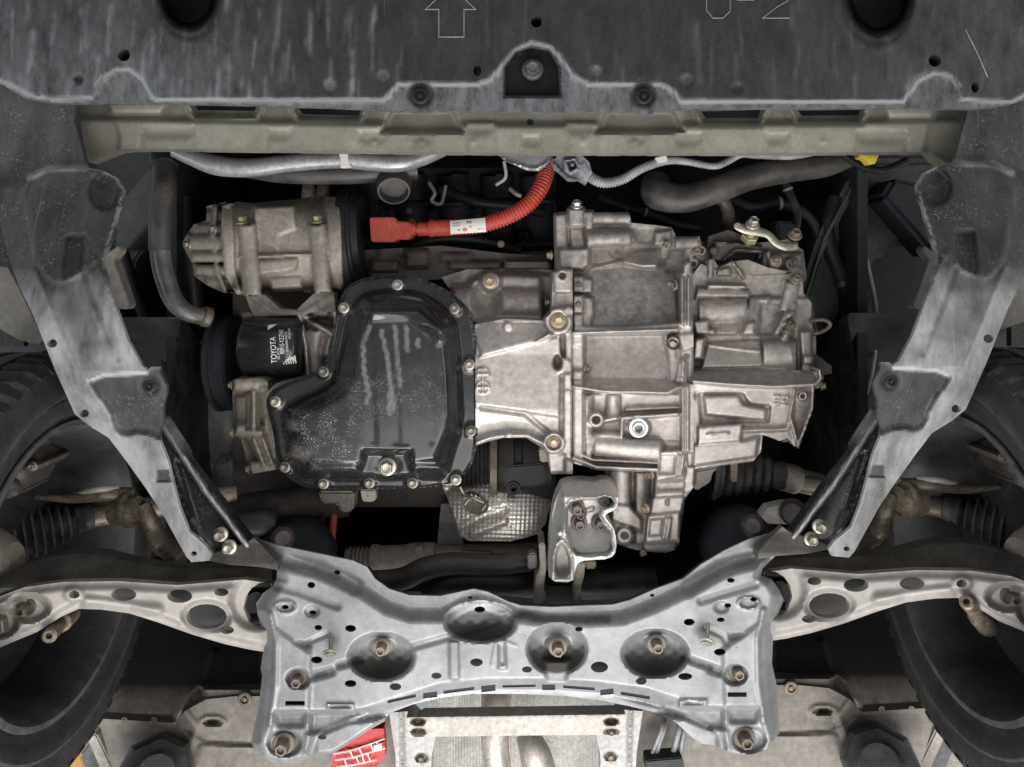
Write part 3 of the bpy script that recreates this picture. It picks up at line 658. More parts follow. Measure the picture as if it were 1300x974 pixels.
# ---------------------------------------------------------------- tyres, wheels, arches
def tyre(s):
    sg = 1 if s else -1
    t = thing('wheel_assembly', ('left' if not s else 'right')+' front wheel with black tyre hanging in its arch at the lower '+('left' if not s else 'right')+' corner', 'wheel', (20 if not s else 1295, 740, 1.36))
    C = Vector((sg*(.79 if s else .782), .447 if s else .455, CZ+1.20)); W = .205; Rr = .325
    C2 = C.copy(); C2.z = CZ+1.31
    A = C-Vector((sg*W/2, 0, 0)); B = C+Vector((sg*W/2, 0, 0))
    prof = [(.06,.212),(.02,.217),(.0,.226),(-.03,.236),(-.05,.246),(-.058,.256),(-.05,.260),(-.056,.263),(-.05,.275),(-.035,.292),(-.01,.305),(.0,.309),(.03,.316),(.07,.320)]
    for g in (.22,.42,.60,.79): prof += [(g-.035,.3245),(g-.03,.317),(g+.03,.317),(g+.035,.3245)]
    prof += [(.93,.320),(1.0,.309),(1.05,.28),(1.06,.25),(1.03,.22),(.98,.212)]
    dd = [.2,.35,.15,.05,.05,.1,.35,.15,.05,.05,.1,.25,.35,.15]+[.08]*(len(prof)-14)
    ty = lathe('tyre', A, B, prof, 'tyre_rubber', t, 96, 30, cap=False, dirt=dd)
    lathe('rim', A, B, [(.05,.213),(-.005,.221),(-.02,.220),(-.02,.212),(.03,.205),(.10,.198),(.3,.190),(.52,.186),(.56,.17),(.60,.05)], 'wheel_steel', t, 64, 30, cap=False, dirt=[.15,.35,.35,.2,.1,.05,.0,.0,.0,.0])  # paler bead rings are a highlight painted on the rim flange
    bd = thing('brake_disc', 'dark '+('left' if not s else 'right')+' brake disc inside the hanging wheel', 'brake disc', (650+sg*600, 700, 1.2))
    lathe('disc', C+Vector((sg*.03,0,0)), C+Vector((sg*.055,0,0)), [(0,.05),(0,.135),(.1,.138),(.9,.138),(1,.135)], 'cast_dark', bd, 48)
    lathe('hub', C+Vector((-sg*.02,0,0)), C+Vector((sg*.04,0,0)), [(0,.035),(.2,.045),(1,.07)], 'cast_dusty', bd, 32)
    V = []; fs = []; n = 64
    for k in range(n):
        a0 = 2*math.pi*k/n; n0 = len(V)
        for xx, rr in ((-.006,.304),(.008,.3215),(.036,.3285)):
            for da in (0, .052):
                aa = a0+da+xx*1.2; V.append(tuple(C+Vector((sg*(-W/2+xx), math.cos(aa)*rr, math.sin(aa)*rr))))
                V.append(tuple(C+Vector((sg*(-W/2+xx+.004), math.cos(aa)*(rr-.012), math.sin(aa)*(rr-.012)))))
        for i in range(2):
            q = n0+i*4; fs += [[q, q+2, q+6, q+4], [q, q+4, q+5, q+1], [q+2, q+3, q+7, q+6]]
        fs += [[n0, n0+1, n0+3, n0+2], [n0+8, n0+10, n0+11, n0+9]]
    props(mk('tread_blocks', V, fs, 'tyre_rubber', ty), kind='stuff')
    ar = thing('wheel_arch', 'black plastic wheel arch liner around the '+('left' if not s else 'right')+' front wheel', 'arch liner', (0 if not s else 1300, 600, 1.5))
    V = []; fs = []; m_ = 40; pr = [(-.16,.395),(-.155,.40),(.30,.40),(.30,.405)]
    for i in range(m_+1):
        a = math.pi*(.40+.46*i/m_)
        for x, r in pr: V.append(tuple(C2+Vector((sg*x, math.cos(a)*r, math.sin(a)*r))))
    for i in range(m_):
        for k in range(3): fs.append([i*4+k, i*4+k+1, i*4+k+5, i*4+k+4])
    mk('liner', V, fs, 'grey_liner', ar)
    # inner wall of the arch, coloured near black as if in shadow
    V = [tuple(C2+Vector((sg*-.162, math.cos(math.pi*(.40+.46*i/m_))*r, math.sin(math.pi*(.40+.46*i/m_))*r))) for r in (.10,.40) for i in range(m_+1)]
    mk('inner_wall', V, [[i, i+1, m_+2+i, m_+1+i] for i in range(m_)], 'rubber', ar)
tyre(0); tyre(1)

# ---------------------------------------------------------------- drive shafts, tie rods, knuckles
def corner(s):
    T = (lambda x, y: (1315-x, y-12)) if s else (lambda x, y: (x, y))
    side = 'right' if s else 'left'
    t = thing('drive_shaft', side+' drive shaft with a ribbed black rubber boot above the control arm', 'drive shaft', (*T(80, 670), 1.42))
    a, b = (*T(-25, 694), 1.28), (*T(118, 655), 1.38)
    prof = [(0,44),(.12,45),(.2,45)]
    rr = 43
    for i in range(8):
        u = .22+i*.082; r = 43-i*3.4; prof += [(u, r-10), (u+.02, r-8), (u+.045, r), (u+.065, r-1.5)]
    prof += [(.9,15),(.93,17),(.99,16),(1,12)]
    plathe('boot', a, b, prof, 'boot_rubber', t, 40, 40)
    plathe('shaft', (*T(100, 660), 1.375), (*T(300, 625), 1.48), [(0,12),(.2,12),(.21,14),(.6,14),(.61,11),(1,11)], 'bolt_brown', t, 24)
    tr = thing('tie_rod', side+' steering tie rod with nut and clamp behind the splash strip', 'tie rod', (*T(140, 635), 1.3))
    tube('rod', [(*T(45,631),1.29),(*T(90,633),1.30),(*T(130,628),1.30),(*T(170,628),1.32)], [3,6,9,9], 'bolt_brown', tr, seg=14)
    tube('bracket_arm', [(*T(92,629),1.31),(*T(120,622),1.29),(*T(150,620),1.31)], [3,4,5], 'arm_steel', tr, seg=12)
    plathe('nut', (*T(144,650), 1.31), (*T(176,645), 1.30), [(0,10),(.05,17),(.45,18),(.5,21),(.6,23),(.72,23),(.74,17),(1,15)], 'bolt_brown', tr, 20)
    tube('arm', [(*T(182,640),1.31),(*T(192,665),1.31),(*T(205,690),1.34),(*T(232,708),1.32)], [8,11,13,12], 'bolt_brown', tr, seg=16)
    k = thing('steering_knuckle', side+' dusty brown steering knuckle and brake caliper at the picture edge', 'knuckle', (*T(15, 580), 1.45))
    rng = random.Random(4)
    def fk(h):
        for cx, cy, rx, ry, hh in ((0,600,40,26,26),(15,560,32,30,22),(30,545,14,10,26),(40,592,12,8,28),(10,530,26,14,16),(-20,570,30,40,20),(42,540,8,8,22),(35,565,13,6,18),(5,625,26,20,22)):
            q = T(cx, cy); h.dome(*q, rx, ry, hh, .6)
    P = [(-60,520),(5,522),(38,530),(50,538),(48,552),(44,570),(48,585),(46,598),(35,606),(34,618),(20,630),(0,637),(-60,640)]
    P = [T(*p) for p in P]; P = P[::-1] if s else P
    relief('knuckle_casting', P, 1.25, fk, 'cast_dark', k, 3, back=50)
    for x, y in ((44,542),(42,592)): bolt(k, *T(x, y), 1.215, 6, 'bolt_brown')
    hz = thing('brake_hose', 'thin brake hose curving towards the '+side+' knuckle', 'hose', (*T(90, 570), 1.45))
    tube('hose', [(*T(45,592),1.30),(*T(62,580),1.32),(*T(100,562),1.44),(*T(150,556),1.5)], [3.5,3.5,4,4], 'hose_rubber', hz, seg=12)
corner(0); corner(1)
# ---------------------------------------------------------------- engine: lower block, bedplate
eng = thing('engine_block', 'dark cast engine block above the black oil pan and beside the transaxle', 'engine', (560, 430, 1.5))
wbox('block', *(U(300,320,1.62).xy), *(U(705,640,1.62).xy), CZ+1.60, CZ+1.9, 'cast_dark', eng)
def f_bed(h):
    h.k[:] = 0
    h.h[:] = -60; h.d[:] = .45
    h.set([(578,372),(604,352),(640,347),(685,349),(705,352),(705,368),(620,370)], -34, 8, dirt=.35)
    h.cyl((575,388),(690,388),26,24,-18,dirt=.42)
    h.dome(618,380,22,26,-20,1); h.set(ell(623,357,13), -18, 4); h.set(ell(623,357,8), -22, 3)
    h.set([(686,350),(706,350),(706,400),(690,400)], -46, 5, dirt=.8)
    h.set([(596,406),(640,404),(694,406),(700,412),(606,416)], -14, 6)
bed_ = relief('bedplate', [(560,352),(600,340),(706,343),(708,420),(606,420),(590,395)], 1.42, f_bed, 'cast_alu', eng, 2.2, back=80, soft=2, angle=180)
bolt(bed_, 622, 358, 1.437, 9, 'bolt_yellow'); bolt(bed_, 692, 384, 1.46, 6, 'bolt_zinc', direction=(1,0,0))
def f_mani(h):
    h.h[:] = -10
    rng = np.random.RandomState(5)
    for x0, y0, x1, y1, hh in ((570,332,635,342,6),(640,330,700,342,8),(560,322,600,332,-2),(470,330,505,345,0),(515,318,545,340,4),(480,312,512,326,-6)): h.set(rect(x0,y0,x1,y1), hh, 4)
relief('manifold_base', [(455,318),(560,312),(640,322),(700,325),(704,348),(600,352),(540,356),(470,352)], 1.50, f_mani, 'cast_dark', eng, 4, back=60)
for x, y, r in ((636,310,5),(535,318,4),(520,330,4)): bolt(eng, x, y, 1.52, r, 'bolt_brown', 'nut')
im = thing('intake_manifold', 'black plastic intake runners in the dark above the orange cable', 'manifold', (580, 285, 1.65))
def f_im(h):
    h.h[:] = -20
    for i, x in enumerate((470,520,575,630,680)): h.cyl((x,222),(x+8,345),20,18,0+4*(i % 2))
    h.ridge([(450,262),(700,255)], 6, 5); h.ridge([(450,318),(700,310)], 8, 6)
    for x, y in ((535,300),(636,308),(600,262),(560,240),(665,300),(545,262)): h.boss(x, y, 8, 12, hole=3)
relief('runners', [(440,215),(705,212),(708,350),(440,350)], 1.64, f_im, 'bay_dark', im, 3.5, back=60)
tube('clip_wire', [(545,232,1.58),(552,245,1.57),(548,255,1.57),(560,258,1.57),(566,236,1.58)], 2.4, 'grey_conduit', im, seg=8)
for x, y in ((523,282),(637,312),(520,268)): bolt(im, x, y, 1.60, 5, 'bolt_brown', 'nut')
block('cooler_cover', [(438,250),(478,252),(484,300),(478,345),(436,345)], 1.62, 60, 'black_plastic', eng, 4)

# timing cover / water pump at the left of the pan
wp = thing('water_pump', 'beige ribbed water pump casting left of the black oil pan', 'water pump', (322, 540, 1.42))
def f_wp(h):
    h.h[:] = -22; h.d[:] = .25
    h.cyl((298,488),(340,488),9,9,6); h.cyl((300,545),(335,550),9,10,10); h.cyl((318,595),(350,592),9,9,4)
    h.set([(312,498),(330,495),(332,545),(312,545)], -4, 5); h.ridge([(322,498),(322,542)], 8, 5)
    h.set([(298,503),(312,503),(312,538),(300,538)], -12, 4, dirt=.6)
    h.set([(330,490),(345,494),(352,560),(352,590),(338,590),(334,545)], -6, 6)
    h.set([(312,555),(340,552),(350,592),(330,590)], 0, 8); h.ridge([(322,557),(335,590)], 8, 4); h.ridge([(333,556),(345,588)], 6, 4)
    h.line([(340,500),(350,580)], 5, 4)
relief('pump_casting', [(296,482),(330,480),(345,486),(350,510),(354,570),(352,596),(330,600),(318,602),(314,590),(310,572),(306,558),(298,552),(297,540),(295,505)], 1.415, f_wp, 'cast_dusty', wp, 2, back=50, soft=1, angle=75)
for x, y, d in ((296,489,-1),(298,550,-1),(318,596,-1)): bolt(wp, x, y, 1.42, 6, 'bolt_yellow', direction=(-1,0,0))
pul = thing('crank_pulley', 'black ribbed belt pulley in shadow left of the oil filter', 'pulley', (285, 450, 1.55))
plathe('pulley_wheel', (276,462,1.58), (306,460,1.58), [(0,56),(.1,60),(.3,60),(.33,57),(.5,57),(.53,60),(.9,60),(1,56)], 'bay_dark', pul, 48)
plathe('hub', (262,460,1.56), (274,460,1.56), [(0,20),(.6,26),(1,26)], 'cast_dark', pul, 24)
jt = thing('belt_cover', 'wide black plastic panel in the dark gap left of the pump', 'cover', (260, 520, 1.62))
relief('cover_panel', [(232,420),(262,400),(300,430),(320,640),(300,660),(255,640),(225,560)], 1.64, lambda h: (h.dome(270,520,60,120,20), h.paint(ell(262,500,22,90), .3, 40)), 'black_paint', jt, 6, back=30)

# ---------------------------------------------------------------- oil filter with print
of = thing('oil_filter', 'glossy black oil filter canister with white lettering', 'oil filter', (347, 438, 1.45))
FD, FR, FY = 1.46, 37.5, 439
can_ = plathe('canister', (311,FY,FD), (386,FY+1,FD), [(0,20),(.0,33),(.03,36),(.08,FR),(.80,FR),(.92,FR-.3),(.97,FR-3),(1,FR-7)], 'black_gloss', of, 56)
block('drain_boss', [(305,398),(318,396),(322,402),(312,408)], 1.45, 14, 'cast_dark', of, 1.5)
def on_can(px, py):
    """point of the canister's surface seen at a picture position"""
    k = FD/F; R0 = (FR+.5)*k; Yc = (FY-CY)*k; lo, hi = -1.45, 1.45
    for _ in range(40):
        m_ = (lo+hi)/2; y = Yc+R0*math.sin(m_); z = FD-R0*math.cos(m_)
        if y/z*F+CY < py: lo = m_
        else: hi = m_
    return ((px-CX)*z/F, y, CZ+z)
def wrap_text(name, s, xc, yc, size, m='white_print', slant=0.06, stretch=1.0):
    V, fs = text_mesh(s, size)                              # reads upwards, letter tops to the left
    return mk(name, [on_can(xc-v-u*stretch*slant, yc-u*stretch) for u, v, _ in V], fs, m, can_)
wrap_text('lettering', 'TOYOTA', 347.5, 444.5, 10.2, stretch=.80)
wrap_text('part_number', '90915-YZZN1', 358, 434, 8.5, stretch=.62)
wrap_text('small_print', 'OIL FILTER', 353.5, 449, 4, stretch=.8)
wrap_text('small_print', 'GENUINE PARTS', 364, 434, 4.6, stretch=.75); wrap_text('small_print', 'MADE IN', 367.5, 424, 4.2, stretch=.8)
def wrap_poly(name, pts): return mk(name, [on_can(*p) for p in pts], [list(range(len(pts)))], 'label_white', can_)
wrap_poly('print_triangle', [(340,413),(340,419),(346,415.5),(352,411.5),(346,412)])
for i in range(6): wrap_poly('print_hatch', [(359+i*2.9,461-i*1.9),(360.3+i*2.9,461-i*1.9),(362+i*2.9,463-i*.3),(360.7+i*2.9,463-i*.3)])
for i in range(4): wrap_poly('print_hatch', [(361+i*2,459-i*2.6),(375,455.5+i*2.4-4),(375,456.5+i*2.4-4),(361+i*2,460-i*2.6)])
# oil filter mounting casting and compressor bracket
fm = thing('filter_mount', 'bare aluminium filter mounting casting between filter and oil pan', 'bracket', (405, 435, 1.47))
def f_fm(h):
    h.k[:] = 0
    h.h[:] = -20; h.d[:] = .15
    h.ridge([(380,400),(388,440),(391,478)], 12, 6); h.ridge([(388,402),(425,428)], 6, 6); h.cyl((400,420),(398,475),14,12,-2)
    h.ridge([(425,396),(414,450)], 2, 7); h.set([(392,405),(422,402),(424,418)], -34, 4, dirt=.6)
relief('mount_casting', [(376,398),(432,394),(436,430),(422,470),(395,482),(385,482)], 1.47, f_fm, 'cast_alu', fm, 2.2, back=60, soft=1, angle=75)

# ---------------------------------------------------------------- electric air conditioning compressor
cp = thing('compressor', 'dusty aluminium air conditioning compressor at the upper left of the engine', 'compressor', (345, 310, 1.5))
CD = 1.50
def f_cp(h):
    h.h[:] = -60; h.d[:] = .18
    h.cyl((282,308),(422,308),58,58,0)                       # main barrel
    h.d = np.maximum(h.d, .85*np.clip((296-h.Y)/34, 0, 1))  # barrel painted darker towards its top
    h.ridge([(288,255),(284,300),(292,345),(302,370)], 4, 8)
    h.set([(282,262),(296,262),(300,365),(286,362)], lambda X, Y: 6-60+np.sqrt(np.maximum(64**2-(Y-308)**2, 0)), 4)
    h.set([(412,248),(434,248),(438,368),(420,368)], lambda X, Y: 8-62+np.sqrt(np.maximum(66**2-(Y-308)**2, 0)), 4)
    h.set([(322,262),(374,260),(376,290),(355,298),(352,318),(330,300),(322,295)], 2, 5)
    h.ridge([(305,326),(425,322)], 6, 3)
    h.set([(326,330),(378,328),(376,342),(362,346),(345,348),(328,350)], 4, 5)
    h.set([(340,352),(384,350),(384,366),(345,368)], -14, 6)
    h.set(rect(306,285,322,375), 7, 5); h.cyl((314,286),(322,375),11,11,16)
    h.cyl((403,286),(411,372),11,11,16)
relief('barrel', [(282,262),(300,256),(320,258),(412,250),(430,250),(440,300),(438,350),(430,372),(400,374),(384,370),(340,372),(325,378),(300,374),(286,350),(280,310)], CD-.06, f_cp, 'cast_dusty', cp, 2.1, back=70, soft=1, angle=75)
def f_head(h):
    h.h[:] = -40; h.d[:] = .25
    for y, r, x0, tp in ((275,9,260,-14),(292,9,246,-4),(308,11,238,6),(326,8,242,6),(343,8,248,2),(358,9,262,-8)): h.cyl((x0,y),(290,y),r,r,tp)
    h.ridge([(274,262),(270,300),(276,345),(286,370)], 2, 5)
relief('end_cover', [(262,262),(286,256),(294,300),(296,372),(284,372),(262,362),(246,350),(244,335),(236,320),(232,308),(236,300),(246,285),(262,280)], CD-.03, f_head, 'cast_dusty', cp, 2.1, back=70, soft=1, angle=75)
plathe('motor_flange', (436,306,CD+.03), (464,304,CD+.03), [(0,62),(.15,66),(.55,66),(.6,63),(.7,63),(.75,60),(1,56)], 'black_plastic', cp, 48)
for x, y in ((308,281),(403,280)): bolt(cp, x, y+2, CD-.062, 8, 'bolt_yellow', direction=(0,-1,-.35), tall=1.2)
for x, y in ((240,311),(273,291)): bolt(cp, x, y, CD-.05, 7, 'bolt_zinc', direction=(-.8,0,-.6))
for x in (392, 410): plathe('port', (x,228,1.52), (x,252,1.50), [(0,8),(.5,8),(.55,9),(1,9)], 'bolt_brown', cp, 16)
cb = thing('compressor_bracket', 'tan Y shaped bracket arm under the compressor feet', 'bracket', (370, 385, 1.46))
def f_cb(h):
    h.d[:] = .2
    h.set(ell(325,386,7), -2, 3); h.set(ell(409,386,7), -2, 3); h.line([(318,376),(345,396),(385,398),(420,376)], 3, 6)
relief('bracket_plate', [(311,374),(334,373),(356,392),(376,394),(398,373),(424,371),(426,396),(392,397),(384,404),(376,400),(322,402),(316,388)], 1.455, f_cb, 'floor_paint', cb, 2.2, back=20)

# ---------------------------------------------------------------- high voltage cable
hv = thing('high_voltage_cable', 'bright orange corrugated cable with plug and white label', 'cable', (560, 285, 1.5))
block('plug_housing', [(469,276),(502,276),(502,281),(519,282),(524,287),(524,299),(519,304),(502,304),(502,307),(471,307)], 1.47, 30, 'orange_plastic', hv, 2)
plathe('plug_collar', (520,291,1.485), (546,291,1.485), [(0,9),(.3,9),(.32,7),(.4,7),(.42,9),(1,9)], 'orange_plastic', hv, 20)
plathe('cable_sleeve', (544,290,1.485), (576,289,1.48), [(0,8),(.05,11),(.2,11.5),(.22,10.5),(1,10.5)], 'orange_plastic', hv, 20)
tube('conduit', [(574,289,1.48),(610,286,1.475),(645,275,1.475),(672,258,1.48),(688,235,1.49),(697,205,1.52)], 10.5, 'orange_plastic', hv, corr=(4.2,.16), seg=18)
A = [U(571,280.5,1.452), U(616,276.5,1.452), U(617,294.5,1.452), U(572,297.5,1.452)]
def lab(u, v, e=0): q = A[0]*(1-u)*(1-v)+A[1]*u*(1-v)+A[2]*u*v+A[3]*(1-u)*v; q.z += .004*(2*v-1)**2-e; return tuple(q)
V = [lab(i/4, j/6) for j in range(7) for i in range(5)]
lb_ = mk('label_tag', V, [[j*5+i, j*5+i+1, j*5+i+6, j*5+i+5] for j in range(6) for i in range(4)], 'label_white', hv)
def mark(u0, v0, u1, v1, m='black_print', shape=None):
    P = shape or [(u0,v0),(u1,v0),(u1,v1),(u0,v1)]; mk('label_print', [lab(u, v, .0006) for u, v in P], [list(range(len(P)))], m, lb_)
for i in range(3): mark(.48+i*.05, .12, .505+i*.05, .30)
for i in range(5): mark(.07+i*.045, .16, .10+i*.045, .25, 'grey_plastic'); mark(.07+i*.045, .36, .10+i*.045, .43, 'grey_plastic')
mark(0,0,0,0, shape=[(.54,.62),(.57,.42),(.60,.62),(.585,.62),(.57,.52),(.555,.62)])
mark(0,0,0,0, shape=[(.18,.74),(.27,.68),(.27,.80)]); mark(0,0,0,0, 'pink_print', [(.41+.07*math.cos(a*.6283), .74+.13*math.sin(a*.6283)) for a in range(10)])
for i in range(4): mark(.76+i*.05, .74, .79+i*.05, .82, 'grey_plastic')

# ---------------------------------------------------------------- wiring, pipes and hoses at the front
hn = thing('grey_harness', 'grey corrugated wiring conduit with a boxy connector under the radiator support', 'wiring', (780, 215, 1.42))
tube('conduit', [(744,222,1.41),(765,232,1.40),(790,228,1.40),(815,214,1.40),(845,204,1.40),(870,205,1.40),(905,211,1.40),(922,206,1.41),(940,196,1.42),(960,196,1.42),(1005,198,1.42),(1050,190,1.44)], [7,7,6.5,6,6,5,4.5,4.5,5,6,5,4], 'grey_conduit', hn, corr=(3.2,.18), seg=14)
def f_con(h):
    h.set([(715,203),(731,200),(738,214),(724,223),(716,216)], 10, 2); h.set([(719,206),(729,204),(733,212),(724,217)], -6, 2, dirt=0); h.set([(722,207),(728,206),(730,211),(725,213)], 6, 2)
    h.set([(733,212),(742,205),(750,218),(744,228)], 2, 3); h.ridge([(703,208),(720,226),(735,230)], 5, 2)
relief('connector', [(700,206),(712,194),(735,194),(748,206),(752,220),(744,234),(735,228),(722,228),(714,220),(704,214)], 1.385, f_con, 'grey_plastic', hn, 1.8, back=18)
block('clip', [(832,200),(846,197),(848,204),(836,207)], 1.385, 8, 'label_white', hn, .6)
pl = thing('bracket_cover', 'silver rounded metal plate below the middle of the radiator support', 'plate', (668, 205, 1.4))
relief('plate', [(625,188),(710,188),(694,210),(684,217),(668,216),(640,203)], 1.40, lambda h: h.line([(628,193),(645,205),(668,213),(683,214),(694,206),(702,193)], 3, 3), 'alu_pipe', pl, 2.5, back=6)
rp = thing('rail_pipe', 'thick silver grey foam covered pipe under the left of the radiator support', 'pipe', (390, 205, 1.4))
tube('pipe', [(222,190,1.40),(245,200,1.40),(275,210,1.40),(315,213,1.40),(370,207,1.40),(430,203,1.40),(500,207,1.40),(535,200,1.41),(570,186,1.43)], [10,11,13,12,11,11,12,11,9], 'alu_pipe', rp, seg=20)
block('clamp', [(430,192),(441,192),(444,209),(447,212),(432,213),(432,208)], 1.384, 10, 'label_white', rp, .8)
dk = thing('intake_duct', 'dark brown plastic tube running behind the silver pipe', 'duct', (430, 218, 1.46))
tube('duct', [(290,214,1.47),(360,220,1.46),(440,220,1.46),(530,214,1.47)], [8,13,14,14], 'hose_rubber', dk, seg=20)
plathe('outlet', (500,212,1.50), (500,243,1.44), [(0,24),(.5,23),(.95,21),(1,20),(1,18),(.8,17)], 'hose_rubber', dk, 28)
rh = thing('coolant_pipe', 'grey bent metal coolant pipe curving down left of the compressor', 'pipe', (205, 300, 1.42))
tube('hose', [(208,203,1.46),(209,235,1.43),(204,275,1.42),(203,318,1.42)], [14.5,14.5,14,13.5], 'hose_rubber', rh, seg=22)
tube('pipe', [(203.2,300,1.42),(204,325,1.42),(209,350,1.42),(221,382,1.42),(240,398,1.43),(262,403,1.45)], [12.5,12.5,12.5,12,11,10], 'pipe_grey', rh, seg=22)
plathe('end_collar', (256,401,1.445), (268,404,1.455), [(0,11),(.2,13),(.8,13),(1,11),(1,9),(.4,8.5)], 'bolt_brown', rh, 24)
plathe('top_collar', (208,196,1.47), (208,214,1.45), [(0,17),(.6,17.5),(.9,17),(1,14.5)], 'rubber', rh, 24)
lr = thing('radiator_hose', 'fat black radiator hose sweeping below the right of the radiator support', 'hose', (940, 225, 1.46))
tube('hose', [(832,232,1.50),(836,247,1.47),(870,252,1.46),(910,241,1.45),(950,226,1.45),(1000,216,1.45),(1050,208,1.47),(1090,190,1.50)], [18,20,18,17,16.5,16,16,16], 'hose_rubber', lr, seg=24)
tube('small_hose', [(912,250,1.5),(920,258,1.5),(925,275,1.52),(922,300,1.56)], 8, 'hose_rubber', lr, seg=14)
yh = thing('sensor_wire', 'thin ribbed wire with a yellow clip at the upper right', 'wiring', (1105, 205, 1.42))
tube('conduit', [(1062,188,1.42),(1080,203,1.42),(1100,213,1.42),(1125,216,1.42),(1150,205,1.44)], 5.5, 'black_plastic', yh, corr=(3.2,.2), seg=12)
relief('yellow_clip', [(1094,190),(1113,190),(1116,196),(1111,208),(1103,209),(1099,202),(1090,200),(1092,194)], 1.39, lambda h: h.dome(1103,198,12,10,4), 'yellow_plastic', yh, 2, back=12)
BAYBITS = (
 ('heater_hose','black hose looping down the dark gap left of the filter','hose',[(232,250,1.60),(240,320,1.60),(250,400,1.62),(262,470,1.64),(258,560,1.64)],11,'rubber'),
 ('wiring_loom','black taped wiring loom along the left inner wing','wiring',[(150,300,1.62),(175,380,1.62),(205,450,1.62),(235,540,1.64),(250,620,1.64)],7,'black_plastic'),
 ('ground_strap','thin grey strap in the dark gap left of the oil filter','wiring',[(215,420,1.60),(240,440,1.58),(265,430,1.58),(280,405,1.60)],3,'grey_conduit'),
 ('fuel_hose','black hose hanging in shadow right of the transaxle','hose',[(1060,250,1.60),(1050,300,1.60),(1070,360,1.62),(1085,430,1.64),(1080,520,1.64)],9,'rubber'),
 ('wiring_loom','dark wiring loom behind the shift lever','wiring',[(905,240,1.60),(950,262,1.59),(990,258,1.59),(1030,280,1.60),(1045,330,1.62)],7,'black_plastic'),
 ('shift_cable','grey shift cable running up behind the selector lever','cable',[(1010,295,1.52),(1012,270,1.54),(1000,240,1.56),(985,205,1.58)],5,'hose_rubber'),
 ('vent_hose','thin black vent hose above the transaxle drum','hose',[(760,250,1.58),(790,262,1.57),(820,270,1.57),(860,285,1.56),(890,290,1.56)],5,'rubber'),
 ('brake_pipe','thin grey pipe curving along the right inner wing','pipe',[(1100,330,1.60),(1112,400,1.60),(1105,480,1.60),(1075,560,1.60)],3,'grey_conduit'))
for nm, lb2, ct, pts, r, mt in BAYBITS:
    t = thing(nm, lb2, ct, pts[1]); tube('tube', pts, r, mt, t, seg=12)
    if r > 4:
        p = pts[2]; q = pts[1]
        tube('clamp', [(p[0]-(p[0]-q[0])*.06, p[1]-(p[1]-q[1])*.06, p[2]), p, (p[0]+(p[0]-q[0])*.04, p[1]+(p[1]-q[1])*.04, p[2])], r+1.5, 'bolt_brown' if r > 8 else 'grey_plastic', t, seg=14, n=2)
for i, (pts, r, mt) in enumerate((([(560,240,1.6),(600,255,1.58),(650,262,1.6),(690,270,1.62)],7,'black_plastic'),([(500,330,1.56),(545,306,1.55),(600,304,1.56),(660,318,1.58)],6,'black_plastic'),([(640,205,1.55),(642,225,1.55),(630,235,1.56)],2.2,'label_white'),([(648,240,1.56),(655,246,1.55),(662,249,1.55)],2.8,'bar_paint'))):
    names = ['coolant_hose','wiring_loom','wire','wire']
    labels = ['black hose in shadow above the orange cable','black wiring loom in shadow below the orange cable','thin pale wire hanging below the silver plate','short bare wire tail beside the orange cable']
    t = thing(names[i], labels[i], 'hose' if i == 0 else 'wiring', pts[1]); tube('tube', pts, r, mt, t, seg=10)
